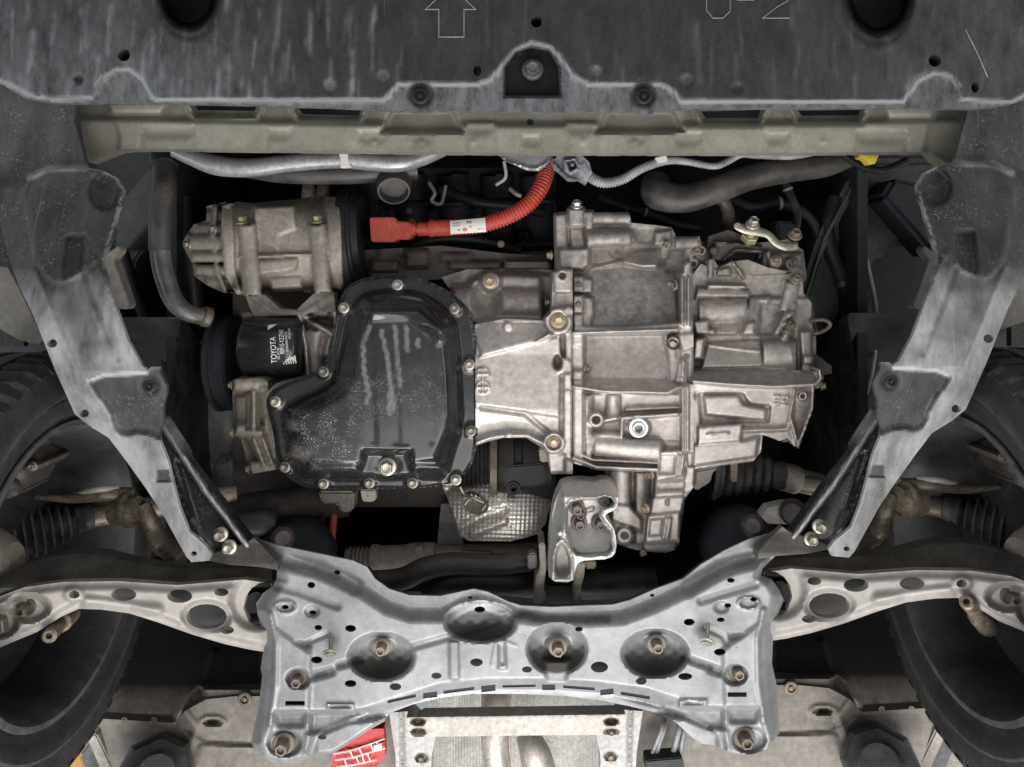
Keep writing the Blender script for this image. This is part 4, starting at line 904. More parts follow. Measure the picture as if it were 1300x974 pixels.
# ---------------------------------------------------------------- oil pan
op = thing('oil_pan', 'glossy black stamped oil pan spattered with dried mud in the centre', 'oil pan', (480, 500, 1.36))
FL = [(480,351),(500,349),(530,351),(560,364),(583,379),(598,396),(604,430),(607,480),(607,550),(602,585),(588,606),(565,617),(520,621),(400,622),(378,616),(360,602),(351,577),(346,545),(339,520),(338,508),(343,497),(358,488),(392,476),(408,466),(418,445),(424,412),(430,382),(440,364),(458,354)]
PB = [(462,376),(482,370),(530,371),(556,386),(576,402),(582,440),(584,480),(586,540),(573,576),(566,604),(390,604),(372,590),(364,545),(362,522),(378,510),(412,497),(428,480),(436,440),(444,404),(450,388)]
def f_op(h):
    h.h[:] = 0
    h.line(FL+[FL[0]], -5, 3.5)                                             # rolled edge
    inner = [(470,392),(488,385),(528,388),(552,402),(566,416),(570,450),(574,490),(575,540),(562,572),(552,594),(398,594),(384,582),(374,550),(372,528),(386,518),(420,505),(440,484),(448,450),(455,410)]
    h.set(PB, 14, 10, 1); h.set(inner, 32, 22, 1)
    h.grade([(462,380),(540,384),(572,415),(560,430),(520,402),(470,402)], (520,380), 16, (515,412), 42, 14)
    h.line([(470,397),(530,396),(566,428)], 3, 6)
    h.set([(368,585),(380,596),(455,596),(466,585),(515,585),(524,596),(566,598),(560,606),(385,606)], 12, 12)
    h.set([(462,572),(520,572),(524,588),(534,602),(450,602),(458,588)], 16, 9); h.line([(456,598),(464,574),(518,572),(526,596)], 5, 6)
    h.set(ell(492,592,16,12), 14, 5)
    h.line([(392,597),(450,597)], 12, 9); h.line([(528,595),(560,595)], 10, 8)
    for x in (470, 500, 545): h.line([(x,420),(x+4,560)], -.45, 9)
    # dried drips and mud
    for p in ([(468,415),(461,440),(462,470),(468,500),(466,512)],[(484,420),(492,455),(496,490),(500,520)],[(502,415),(504,450),(508,490)],[(516,415),(517,445)],[(530,432),(531,440)],[(556,440),(560,436)],[(495,500),(494,525)]):
        h.pline([(x+1.1*math.sin(y*.45+x), y) for i in range(len(p)-1) for x, y in [(p[i][0]+(p[i+1][0]-p[i][0])*k/6, p[i][1]+(p[i+1][1]-p[i][1])*k/6) for k in range(7)]], .62, 4.2)
    h.d = np.maximum(h.d, 0)
    h.k[:] = .06; h.speck(rect(430,480,560,530), .55, 50); h.speck(rect(365,525,455,590), .95, 26)
    h.paint(ell(382,575,14,8), .6, 10); h.paint(ell(374,540,8,6), .5, 10)
    for x, y in OB: h.set(ell(x, y, 9), 3, 4)
OB = [(505,362),(437,391),(577,392),(596,463),(598,547),(579,609),(524,613),(469,613),(411,614),(362,593),(350,510),(411,472)]
pan_ = relief('pan', FL, 1.385, f_op, 'black_gloss', op, 1.8, back=10, sm=1, soft=3, angle=180)
for x, y in OB: bolt(pan_, x, y, 1.382, 7.2, 'bolt_zinc', 'bolt')
bolt(pan_, 492, 592, 1.366, 12, 'bolt_zinc', 'bolt', name='drain_plug', tall=1.1)
up = thing('engine_sump', 'aluminium upper sump edge showing around the black oil pan', 'sump', (470, 490, 1.42))
relief('sump_rim', [(480,358),(532,359),(562,372),(584,390),(594,410),(596,590),(565,612),(400,612),(378,606),(362,590),(352,560),(344,520),(338,500),(345,492),(350,487),(392,478),(408,466),(420,442),(426,412),(434,385),(455,366)], 1.41, None, 'cast_dusty', up, 8, back=90)
block('drain_lug', [(457,622),(477,622),(478,634),(472,638),(460,637)], 1.40, 14, 'cast_dusty', up, 1.5); bolt(up, 467, 629, 1.402, 5, 'bolt_brown', 'clip')
block('side_lug', [(403,624),(450,624),(448,650),(432,652),(428,640),(408,640)], 1.47, 30, 'cast_dusty', up, 3)

# ---------------------------------------------------------------- transaxle
def sdf_in(h, p): return h.m(p, 6)
tx = thing('transaxle', 'large cast aluminium hybrid transaxle filling the right of the engine bay', 'transaxle', (860, 470, 1.40))
def f_bell(h):
    h.k[:] = 0
    h.h[:] = -14; h.d[:] = .05
    h.grade([(600,418),(640,413),(700,412),(712,430),(716,560),(600,560)], (660,410), -22, (660,470), -4, 3)
    h.grade([(600,418),(612,454),(678,438),(708,420),(700,408),(610,406)], (650,405), -26, (655,448), 4, 3)
    h.ridge([(612,454),(678,438),(706,420)], 9, 4)
    h.grade([(600,455),(712,425),(712,530),(600,515)], (650,450), -8, (650,520), 4, 6)
    h.grade([(600,516),(665,524),(682,535),(712,560),(690,566),(668,553),(640,553),(605,562)], (650,516), 2, (650,556), -10, 5)
    h.line([(612,518),(666,525),(705,556)], -5, 5)
    h.ridge([(606,562),(622,556),(640,553),(670,553),(690,564)], 4, 4)
    for y in (475,492): h.set(ell(613,y,9), 2, 2); h.set(ell(613,y,7), -1, 2)
    h.ridge([(606,475),(620,475)], 2, 1.5); h.ridge([(613,468),(613,499)], 2, 1.5); h.ridge([(606,492),(620,492)], 2, 1.5)
    # joint flange to the transmission
    h.set([(703,346),(712,342),(727,342),(727,372),(704,372)], -8, 3, dirt=.35); h.set(ell(714,351,6), -6, 2); h.set(ell(714,350,4), -20, 2)
    h.set([(704,372),(727,372),(727,402),(706,400)], -16, 4, dirt=.4)
    h.set([(716,398),(727,395),(727,460),(718,462)], -6, 3, dirt=.1); h.line([(714,425),(715,455)], -14, 4)
    h.set([(704,460),(710,452),(720,455),(727,460),(727,475),(708,474)], -2, 4); h.set(ell(708,460,5,9), -24, 4, dirt=.5)
    h.set([(715,474),(727,474),(727,585),(713,580)], 4, 3); h.line([(713,478),(713,555)], -9, 4)
    h.set(ell(709,408,18), 2, 4); h.set(ell(709,408,11), -6, 3); h.set(ell(722,395,7), -2, 3)
    h.boss(721,500,5,6); h.boss(645,415,6,-14); h.boss(646,553,5,8)
    h.set(ell(703,563,14), 8, 4); h.set(ell(703,562,9), -2, 3)
    h.set([(694,576),(717,576),(717,600),(698,600)], -6, 5)
    h.paint([(590,340),(735,340),(735,400),(590,405)], .45, 30); h.paint([(606,455),(700,440),(700,500),(610,500)], .12, 30); h.pline([(637,460),(637,490)], .35, 5)
bell_ = relief('bell_housing', [(603,412),(640,405),(690,407),(700,398),(702,346),(712,341),(727,341),(727,602),(700,602),(694,578),(690,570),(668,556),(640,556),(622,560),(604,566)], 1.375, f_bell, 'cast_alu', tx, 1.7, back=90, soft=1, angle=180)
bolt(bell_, 709, 408, 1.384, 10, 'bolt_yellow'); bolt(bell_, 703, 562, 1.378, 8, 'bolt_yellow')

def f_main(h):
    h.k[:] = 0
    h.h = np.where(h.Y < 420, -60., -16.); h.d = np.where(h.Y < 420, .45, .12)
    # upper drum
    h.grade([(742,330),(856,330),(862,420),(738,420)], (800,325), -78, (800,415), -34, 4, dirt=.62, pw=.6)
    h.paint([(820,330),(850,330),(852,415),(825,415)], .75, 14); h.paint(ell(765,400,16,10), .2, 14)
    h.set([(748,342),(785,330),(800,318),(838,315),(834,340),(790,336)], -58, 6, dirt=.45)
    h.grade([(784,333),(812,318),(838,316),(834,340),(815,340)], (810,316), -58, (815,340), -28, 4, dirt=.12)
    # flange column at the left
    for y0, y1, hh in ((350,372,-20),(374,398,-14),(398,424,-12),(424,440,-10),(440,470,-14),(470,482,-2),(482,595,2)): h.set([(727,y0),(741,y0),(741,y1),(727,y1)], hh, 3, dirt=.3 if y0 < 420 else .06)
    h.set([(741,352),(752,354),(752,372),(741,372)], -30, 3); h.set([(741,376),(753,378),(754,398),(750,415),(741,415)], -24, 4, dirt=.35)
    # first rib shelf
    h.set([(728,414),(785,415),(880,407),(880,419),(785,422),(728,424)], -10, 3, dirt=.22); h.ridge([(728,423),(785,421),(878,418)], -2, 2.5)
    # bay one
    h.grade([(742,425),(846,424),(850,482),(742,480)], (800,420), -44, (800,478), -24, 4, dirt=.10, pw=1.6)
    h.set([(842,424),(866,422),(864,486),(850,486)], -32, 6, dirt=.15); h.cyl((854,428),(858,484),9,9,-18,dirt=.15)
    h.set(ell(855,432,9,10), -38, 4, dirt=.4)
    h.paint(ell(797,444,6,7), .45, 5); h.paint(ell(752,435,10,4), .35, 6); h.pline([(799,448),(812,465)], .25, 5)
    # shelf, darkened as a shaded forward slope, and second rib
    h.grade([(741,478),(772,480),(848,484),(866,488),(850,498),(765,496),(741,492)], (800,476), -28, (800,498), 6, 3, dirt=.28)
    h.ridge([(728,491),(742,493),(765,497),(848,499),(868,488)], 9, 2.6)
    # bay two
    h.grade([(742,500),(866,500),(866,598),(742,598)], (800,500), -10, (800,528), -16, 3, dirt=.06)
    h.set([(742,502),(752,502),(752,586),(742,584)], 0, 5)
    h.cyl((779,502),(778,532),9,10,-2,dirt=.04)
    h.ridge([(745,508),(745,560)], 0, 3)
    h.boss(757,533,10,10,hole=4.5,depth=20); h.ridge([(768,534),(783,531)], 4, 3)
    h.set([(786,530),(868,527),(868,560),(786,558)], -14, 3); h.ridge([(789,558),(790,531),(868,525)], 4, 3); h.ridge([(795,520),(866,517)], -6, 3)
    h.set(ell(810,543,16,13), -10, 3)
    h.set([(748,556),(756,548),(788,548),(790,558),(832,560),(842,562),(842,580),(830,586),(756,578),(750,570)], 4, 8, 1, dirt=.18)
    h.cyl((756,566),(838,572),13,13,9,dirt=.16)
    h.ridge([(735,576),(752,584),(835,588)], 0, 3); h.ridge([(728,582),(740,586),(757,593),(835,596)], 8, 3)
    # split flange on the right
    h.set([(862,345),(880,345),(880,600),(864,600)], -12, 4, dirt=.22)
    h.ridge([(866,352),(866,412)], -2, 2.2); h.ridge([(874,352),(874,412)], -2, 2.2)
    h.set([(862,340),(874,330),(878,332),(878,350),(864,350)], -8, 3, dirt=.25)
    h.set([(860,425),(884,422),(884,440),(868,446)], -8, 4); h.set([(862,456),(872,452),(872,486),(858,486)], -4, 3); h.ridge([(863,460),(860,484)], 2, 1.6); h.ridge([(868,458),(866,484)], 2, 1.6)
    h.set([(864,488),(882,486),(882,575),(866,575)], 0, 3, dirt=.08); h.ridge([(867,492),(867,572)], 6, 2); h.ridge([(873,492),(873,572)], 5, 1.8)
    # top left tower and lumps
    h.set([(704,272),(720,270),(721,344),(706,344)], -42, 4, dirt=.45)
    h.set([(721,264),(742,264),(742,288),(721,288)], -30, 3, dirt=.30); h.set([(722,289),(740,289),(744,314),(724,314)], -48, 4, dirt=.6)
    h.set([(742,268),(753,268),(753,292),(743,292)], -40, 3, dirt=.25)
    h.cyl((752,277),(800,278),8,8,-44,dirt=.08)
    h.set([(744,292),(790,290),(806,295),(806,306),(780,308),(745,312)], -46, 6, dirt=.25); h.cyl((746,304),(800,302),10,9,-34,dirt=.15)
    h.set([(800,288),(850,290),(852,312),(808,308)], -62, 5, dirt=.6); h.set([(832,294),(852,292),(852,312),(830,312)], -50, 4, dirt=.35)
    h.set([(745,314),(790,312),(790,332),(748,332)], -64, 6, dirt=.8)
    h.cyl((858,310),(886,307),9,7,-48,dirt=.25); h.set([(850,318),(868,318),(866,345),(846,345)], -66, 5, dirt=.6)
    h.set([(708,316),(748,314),(748,336),(740,342),(712,342)], -32, 5, dirt=.5)
    h.d = np.maximum(h.d, .66*sstep((422-h.Y)/20)*(1-.6*sdf_in(h, [(784,333),(812,318),(838,316),(834,340),(815,340)])))  # upper part painted browner for its deep shade, on top of real dirt
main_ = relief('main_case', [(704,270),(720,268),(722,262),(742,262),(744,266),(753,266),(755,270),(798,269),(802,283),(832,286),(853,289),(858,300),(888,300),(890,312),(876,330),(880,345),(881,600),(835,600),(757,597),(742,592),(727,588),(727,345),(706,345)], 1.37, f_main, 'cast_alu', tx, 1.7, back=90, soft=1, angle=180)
bolt(main_, 732, 262, 1.405, 8, 'bolt_zinc', direction=(0,-1,-.6)); bolt(main_, 847, 309, 1.43, 6, 'bolt_zinc', direction=(-1,0,-.5)); bolt(main_, 855, 362, 1.42, 8, 'bolt_zinc', direction=(-.8,0,-.8))
bolt(main_, 855, 434, 1.405, 8, 'bolt_zinc', direction=(-.3,.5,-1)); bolt(main_, 745, 468, 1.40, 6, 'bolt_zinc', direction=(.8,0,-.8)); bolt(main_, 700, 324, 1.41, 6, 'bolt_yellow', direction=(-1,0,-.2))
bolt(main_, 810, 543, 1.379, 13, 'bolt_blue', 'socket', name='filler_plug')

def f_low(h):
    h.k[:] = 0
    h.h[:] = -50; h.d[:] = .22
    h.cyl((790,598),(788,690),17,17,-26,dirt=.15); h.cyl((812,600),(812,690),14,14,-34,dirt=.35)
    h.set([(800,598),(806,598),(806,690),(800,690)], -56, 4, dirt=.5)
    h.set([(776,640),(800,642),(815,660),(815,675),(776,660)], -22, 5)
    h.set([(833,572),(874,570),(876,612),(832,612)], 4, 3, dirt=.06); h.set([(838,578),(857,578),(855,602),(836,602)], -3, 2); h.ridge([(862,578),(858,603)], 8, 2); h.ridge([(868,578),(864,603)], 8, 2)
    h.grade([(832,612),(880,600),(882,626),(868,634),(830,634)], (850,612), -2, (850,632), 0, 3, dirt=.12); h.set([(832,612),(872,610),(874,622),(834,624)], -10, 5)
    h.set([(870,592),(884,590),(882,620),(868,630)], -4, 3, dirt=.03)
    h.set([(828,632),(870,630),(866,652),(824,654)], -10, 3, dirt=.15); h.set([(846,634),(848,634),(848,642),(846,642)], -2, 2)
    h.set([(822,654),(864,650),(864,690),(818,692)], -4, 3, dirt=.08); h.set([(825,660),(841,658),(838,680),(823,681)], -10, 2); h.ridge([(846,658),(842,684)], 2, 2); h.ridge([(851,658),(847,684)], 2, 2)
    h.set([(815,690),(860,688),(858,700),(818,700)], -20, 4, dirt=.3)
    h.boss(793,680,11,-14,hole=4)
diff_ = relief('differential_case', [(770,592),(832,594),(834,568),(874,566),(886,592),(884,614),(870,632),(868,650),(865,668),(862,690),(858,698),(845,702),(815,700),(800,696),(780,690),(772,660)], 1.375, f_low, 'cast_alu', tx, 1.7, back=80, soft=1, angle=180)
for x, y in ((832,564),(826,602),(820,645)): bolt(diff_, x, y, 1.39, 6.5, 'bolt_yellow', direction=(-.8,.2,-.7), tall=1.3)
bolt(diff_, 817, 701, 1.41, 5, 'bolt_yellow', direction=(-.6,.6,-.5))

def f_end(h):
    h.k[:] = 0; h.speck([(896,442),(966,440),(968,466),(892,468)], .8, 8); h.speck([(885,420),(950,420),(950,436),(890,436)], .35, 10)
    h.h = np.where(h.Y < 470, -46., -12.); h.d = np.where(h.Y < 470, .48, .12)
    h.set([(860,330),(1030,345),(1030,378),(860,378)], -52, 6, dirt=.55)
    h.cyl((885,374),(950,378),10,10,-38,dirt=.5); h.ridge([(900,363),(945,364)], -36, 3)
    h.grade([(886,378),(952,378),(946,410),(930,432),(888,432)], (915,376), -62, (915,428), -30, 4, dirt=.30, pw=.7); h.cyl((888,396),(948,394),17,16,-30,dirt=.18)
    h.set([(880,408),(900,406),(900,424),(884,426)], -22, 3); h.set([(900,418),(908,418),(908,430),(900,430)], -20, 3)
    h.grade([(952,378),(978,376),(968,410),(945,428),(938,430)], (950,380), -40, (955,425), -22, 4, dirt=.3); h.set([(948,410),(958,408),(958,430),(940,430)], -14, 3, dirt=.1)
    h.set([(965,385),(1000,388),(990,425),(962,425)], -52, 6, dirt=.55)
    h.cyl((1006,360),(998,395),9,9,-30,dirt=.25); h.set(ell(1010,354,7,4), -26, 3); h.cyl((1008,385),(985,424),5,4,-30,dirt=.25)
    h.set([(885,425),(965,425),(968,438),(890,438)], -42, 4, dirt=.35)
    for x, y in ((1004,400),(1002,412),(1000,422),(996,430)): h.dome(x, y, 8, 6, 16, .6)
    # tan stained panel
    h.grade([(898,436),(965,432),(969,466),(890,468)], (930,436), -34, (930,468), -14, 3, dirt=.0, pw=.8); h.line([(900,438),(945,444),(968,446)], 3, 3)
    h.set([(969,434),(1012,436),(1010,470),(970,470)], -30, 3, dirt=.28); h.cyl((970,452),(1010,452),20,20,-18,dirt=.25); h.line([(1003,440),(1006,460)], 3, 3)
    h.set([(1015,420),(1030,420),(1032,480),(1018,480)], -26, 4, dirt=.25); h.set(rect(1020,452,1032,462), -14, 3)
    h.set([(882,430),(896,428),(892,456),(880,456)], -10, 4, dirt=.05)
    # shelf with its forward-facing shade painted in, and rib
    h.grade([(868,468),(970,466),(1034,474),(1036,488),(985,490),(868,484)], (950,464), -34, (950,488), 6, 3, dirt=.40)
    h.ridge([(868,483),(930,488),(985,491),(1036,488),(1042,480),(1040,470)], 12, 2.8)
    # lower face
    h.set([(860,492),(1030,494),(1012,566),(1000,545),(968,546),(966,572),(956,585),(860,596)], -14, 3, dirt=.12)
    h.set([(888,500),(944,500),(946,505),(953,513),(978,515),(976,536),(890,538)], -22, 4, dirt=.22); h.set([(893,503),(938,502),(944,514),(974,520),(972,534),(896,526)], -8, 4, dirt=.12)
    h.set([(886,542),(943,538),(940,561),(886,565)], -2, 2.2, dirt=.02); h.set([(880,565),(945,560),(964,555),(960,580),(880,592)], -6, 5, dirt=.1)
    h.ridge([(898,552),(925,550)], 0, 1.5)
    h.boss(878,504,4,6); h.ridge([(877,504),(876,520)], 4, 2)
    h.ridge([(1009,495),(1003,528),(1012,562)], 2, 2.4); h.ridge([(940,547),(1000,545),(1003,526)], -6, 3); h.set([(1010,497),(1030,497),(1028,520),(1014,560),(1006,530)], -22, 3, dirt=.1)
    h.ridge([(1032,490),(1031,518),(1013,566)], 8, 2.6); h.boss(1019,503,6,0,hole=3)
    h.d = np.maximum(h.d, .58*sstep((436-h.Y)/24))  # upper end browned as well, painting in the shade there
    for p in ([(983,503),(990,503),(990,508),(984,508),(990,508),(990,513),(983,513)],[(994,514),(1000,514)],[(994,504),(1000,504),(1000,510),(994,510),(994,504)]): h.ridge(p, -11, 1.2)
end_ = relief('end_case', [(880,348),(890,335),(915,345),(960,350),(1000,348),(1008,346),(1018,350),(1020,372),(1030,385),(1030,410),(1036,430),(1036,452),(1040,468),(1046,480),(1042,492),(1034,494),(1033,518),(1014,570),(1008,566),(1000,556),(990,560),(980,556),(968,552),(966,574),(956,586),(880,596)], 1.372, f_end, 'cast_alu', tx, 1.7, back=90, soft=1, angle=180)
for x, y in ((987,552),(995,554)): bolt(end_, x, y, 1.40, 7, 'bolt_brown', direction=(0,.6,-1))
bolt(end_, 1042, 490, 1.38, 6, 'bolt_brown', direction=(1,0,-.2)); bolt(end_, 1002, 412, 1.41, 7, 'bolt_brown', 'nut', direction=(.4,.2,-1)); bolt(end_, 1010, 355, 1.40, 7, 'bolt_brown', direction=(0,-.6,-1))
tube('vent_loop', [(1028,408,1.43),(1045,406,1.43),(1054,412,1.43),(1046,420,1.43),(1032,425,1.43)], 2.5, 'bolt_brown', tx, seg=8)
relief('rear_flange', [(1020,445),(1036,450),(1056,465),(1056,474),(1040,478),(1020,476)], 1.43, None, 'cast_dark', tx, 5, back=30)
relief('rear_cover', [(962,345),(985,345),(1030,380),(1038,420),(1028,430),(1000,420)], 1.45, None, 'cast_dark', tx, 6, back=60)

def f_top(h):
    h.k[:] = 0; h.h[:] = -30; h.d[:] = .7
    h.cyl((862,318),(900,330),12,14,-8,dirt=.6); h.cyl((900,345),(1015,352),12,12,-6,dirt=.62); h.set([(968,318),(1018,322),(1020,350),(965,345)], -14, 6, dirt=.72)
    for x, y, r in ((985,332,9),(1005,335,8),(975,345,6),(1012,346,7),(890,318,7),(880,335,8)): h.boss(x, y, r, 2, hole=3)
    h.ridge([(900,340),(1015,346)], 0, 4); h.ridge([(975,320),(980,350)], -4, 3); h.ridge([(880,310),(872,345)], 0, 5)
upc_ = relief('upper_case', [(855,300),(884,302),(900,312),(968,308),(1000,304),(1020,318),(1024,352),(1016,372),(880,366),(862,350)], 1.455, f_top, 'cast_alu', tx, 2, back=50, soft=1, angle=180)
for x, y in ((884,318),(1008,334),(984,331)): bolt(upc_, x, y, 1.45, 6, 'bolt_brown')
for x, y in ((872,374),(872,404),(872,452),(873,520),(873,556),(734,362),(734,387),(734,520),(734,560)): bolt(upc_, x, y, 1.384 if y > 480 else 1.39, 4.5, 'bolt_brown')
# selector lever and sensor on top of the transaxle
sl = thing('selector_lever', 'bent zinc shift lever with nuts on a brown sensor above the transaxle', 'lever', (965, 295, 1.46))
tube('lever_arm', [(934,286,1.44),(945,291,1.44),(962,294,1.44),(975,298,1.44),(985,308,1.44),(998,313,1.44),(1012,312,1.44)], [5,6,6,5,5,6,6], 'bolt_zinc', sl, seg=10, squash=.5)
bolt(sl, 955, 286, 1.435, 9, 'bolt_zinc', 'bolt', direction=(0,-.8,-1), tall=1.4); bolt(sl, 951, 303, 1.46, 11, 'bolt_yellow', 'nut', direction=(0,-.7,-1)); bolt(sl, 1009, 299, 1.44, 9, 'bolt_brown', 'bolt', direction=(0,-.8,-1)); bolt(sl, 936, 287, 1.436, 4.5, 'bolt_zinc', 'clip')
def f_ss(h):
    h.h[:] = -12
    h.set([(908,306),(955,310),(966,313),(966,322),(936,322),(918,332),(902,330)], 0, 3); h.ridge([(918,330),(934,317),(966,319)], 4, 2.5); h.ridge([(908,307),(952,312)], 3, 2)
    h.set([(932,322),(962,322),(960,332),(940,333),(930,328)], -26, 3); h.boss(906,319,6,5)
relief('sensor', [(900,300),(925,292),(955,304),(968,310),(968,324),(962,332),(930,334),(918,336),(900,336),(896,320)], 1.46, f_ss, 'cast_dark', sl, 2, back=40)
block('rod_clamp', [(985,280),(1010,282),(1016,312),(990,318)], 1.50, 30, 'black_plastic', sl, 3)
cm = thing('cable_mount', 'dirty beige casting lugs under the shift sensor', 'bracket', (930, 342, 1.45))
relief('mount', [(896,332),(906,328),(912,340),(930,332),(950,330),(975,340),(1000,345),(990,352),(945,356),(900,352)], 1.445, lambda h: (h.ridge([(930,333),(944,352)], 10, 3), h.ridge([(902,332),(902,350)], 8, 5), h.set([(910,342),(926,340),(928,350),(910,350)], 8, 3)), 'cast_dusty', cm, 2, back=40)
# ---------------------------------------------------------------- exhaust, shields, mount, steering
sh = thing('heat_shield', 'crinkled embossed foil heat shield below the right of the oil pan', 'heat shield', (630, 645, 1.45))
def f_sh(h):
    h.grade(rect(540,580,720,700), (630,600), -40, (630,690), -10, 2); h.dome(632,650,75,50,26,.7)
    h.h += 1.1*np.abs(np.sin((h.X+h.Y*.04)*math.pi/5.6))**.5*np.abs(np.sin((h.Y-h.X*.03)*math.pi/5.6))**.5
    h.line([(580,672),(615,655),(640,648)], -5, 9); h.line([(600,678),(640,662)], 4, 8)
    h.set(ell(602,638,17,12,rot=35), -40, 4)
    h.paint(ell(610,668,40,14), .35, 20); h.pline([(582,682),(650,688),(690,670)], .5, 8)
relief('foil', [(562,618),(572,606),(600,598),(690,596),(699,604),(699,640),(693,664),(682,679),(650,687),(595,687),(584,680),(576,652)], 1.45, f_sh, 'shield_foil', sh, 1.15, back=30)
tube('wire_spring', [(584,618,1.42),(590,628,1.42),(600,632,1.41),(614,638,1.41)], 2.2, 'bolt_zinc', sh, seg=8); tube('wire_spring', [(590,641,1.42),(596,634,1.42),(604,634,1.42),(616,640,1.43),(612,648,1.43)], 2, 'bolt_zinc', sh, seg=8)
ts = thing('tunnel_shield', 'grey dimpled heat shield running down behind the steering rack', 'heat shield', (640, 820, 1.55))
def f_ts(h):
    h.dome(690,950,120,200,-40,1)
relief('shield_sheet', [(560,640),(580,640),(590,700),(640,770),(800,770),(850,900),(880,1080),(520,1080),(545,900),(552,720)], 1.56, f_ts, 'tunnel_foil', ts, 8, back=6)
ij = thing('intermediate_shaft', 'black intermediate shaft joint and bellows between oil pan and transaxle', 'drive shaft', (645, 590, 1.52))
plathe('bellows', (585,590,1.53), (624,590,1.53), [(0,40)]+[(.05+i*.13+j*.065, 42-7*j) for i in range(7) for j in (0,1)]+[(1,40)], 'boot_rubber', ij, 40)
plathe('ring', (623,590,1.52), (632,590,1.52), [(0,46),(.05,48),(.95,48),(1,46)], 'bolt_brown', ij, 40)
plathe('joint_body', (632,590,1.52), (698,590,1.52), [(0,42),(.05,44),(.3,44),(.32,38),(.45,38),(.48,44),(1,44)], 'rubber', ij, 40)
block('sensor_block', [(645,592),(690,588),(696,600),(690,616),(640,620)], 1.45, 30, 'black_plastic', ij, 2)
bolt(ij, 652, 620, 1.45, 9, 'black_plastic', 'socket'); block('brown_lug', [(684,570),(697,568),(700,586),(686,588)], 1.42, 26, 'cast_dusty', ij, 2)

mb = thing('mount_bracket', 'grey cast torque rod bracket with purple brown bolts in its hollow', 'engine mount', (742, 670, 1.32))
BRK = [(697,738),(696,715),(698,680),(702,645),(709,624),(718,614),(735,610),(748,612),(756,613),(766,608),(778,612),(784,622),(785,640),(780,648),(770,652),(768,657),(774,664),(781,674),(783,700),(774,710),(745,711),(734,714),(730,724),(728,740)]
CAV = [(717,644),(724,636),(740,632),(757,632),(768,629),(778,632),(781,639),(778,644),(766,648),(762,655),(767,664),(776,674),(779,698),(772,706),(745,707),(731,706),(724,696),(717,672)]
def f_mb(h):
    h.grade(rect(690,600,790,636), (740,606), -42, (740,631), 0, 3); h.grade([(690,600),(712,612),(716,645),(714,680),(700,740),(690,740)], (696,680), -26, (713,684), 0, 2)
    h.set(CAV, -40, 3, dirt=.05); h.grade([(720,668),(762,666),(776,676),(777,697),(771,704),(745,705),(732,704),(724,694)], (745,664), -40, (750,704), -20, 6)
    h.set([(704,704),(708,692),(713,688),(719,694),(724,710),(724,726),(718,733),(708,732),(704,724)], -26, 3, 0, dirt=.35)
    h.ridge(CAV+[CAV[0]], 0, 2.0); h.ridge([(702,736),(703,704),(708,690),(713,686),(720,692),(726,708),(726,736)], 3, 2.4); h.ridge([(699,737),(728,737)], 2, 2.4)
    h.boss(711,677,4,4); h.ridge([(740,650),(752,646)], -39, 3)
relief('bracket_casting', BRK, 1.315, f_mb, 'bracket_grey', mb, 1.6, back=60, sm=1, soft=1, angle=80)
for x, y, r in ((732,645,9),(736,652,8),(735,664,9),(761,664,9),(767,634,8)): bolt(mb, x, y-1, 1.364, r*1.15, 'bolt_purple', 'stud', tall=1.5)
tr = thing('torque_rod', 'pair of steel link plates with cross bolts below the mount bracket', 'torque rod', (712, 725, 1.38))
block('link_plate', [(684,690),(692,690),(694,720),(691,740),(690,768),(678,768),(680,735),(686,722)], 1.36, 50, 'cast_dusty', tr, 1.5)
block('link_plate', [(732,714),(743,714),(742,730),(738,745),(739,768),(730,768),(729,740)], 1.36, 50, 'cast_dusty', tr, 1.5)
block('bush', [(692,740),(730,740),(730,768),(692,768)], 1.42, 40, 'rubber', tr, 4)
block('bolt_head', [(670,704),(681,702),(682,722),(670,724)], 1.38, 18, 'bolt_purple', tr, 2); block('bolt_head', [(743,711),(757,712),(757,723),(743,723)], 1.38, 18, 'bolt_brown', tr, 2)

rk = thing('steering_rack', 'grey steering rack housing crossing behind the subframe edge', 'steering rack', (560, 710, 1.5))
plathe('housing', (440,712,1.50), (690,703,1.50), [(0,16)]+[(.02+i*.02+j*.01, 17-4*j) for i in range(5) for j in (0,1)]+[(.13,19),(.16,19),(.17,17),(.3,17),(.32,19),(.45,19),(.46,15),(1,15)], 'cast_dusty', rk, 28)
block('lug', [(526,694),(538,693),(539,706),(526,706)], 1.48, 14, 'cast_dusty', rk, 2); block('cross_plate', [(585,700),(625,702),(626,705),(666,704),(668,696),(678,696),(678,705),(600,714),(585,712)], 1.47, 10, 'cast_dusty', rk, 1)
ab = thing('stabiliser_bar', 'thick black stabiliser bar running across behind the subframe', 'stabiliser bar', (590, 725, 1.44))
tube('bar', [(470,738,1.44),(510,735,1.43),(540,722,1.42),(575,716,1.42),(630,718,1.42),(672,712,1.43),(700,712,1.46)], [13,14,14,14,13,14,14], 'hose_rubber', ab, seg=20)
tube('lower_arm', [(540,752,1.44),(580,738,1.43),(640,738,1.43),(690,742,1.45),(760,740,1.46),(830,735,1.47)], [12,15,17,17,20,18], 'rubber', ab, seg=20)
def rubber_disc(s):
    T = (lambda x, y: (1315-x, y-16)) if s else (lambda x, y: (x, y))
    t = thing('frame_mount', 'black rounded frame mount with a purplish cap bolt behind the '+('right' if s else 'left')+' shoulder of the subframe', 'mount', (*T(385, 690), 1.4))
    c = T(378, 706); plathe('mount_body', (*c, 1.50), (*c, 1.42), [(0,50),(.5,50),(.8,46),(.95,38),(1,28)], 'bay_dark', t, 40)
    c = T(359, 684); plathe('cap_bolt', (*c, 1.37), (*c, 1.33), [(0,15),(.5,15),(.8,13),(1,9)], 'bolt_purple', t, 24)
rubber_disc(0); rubber_disc(1)
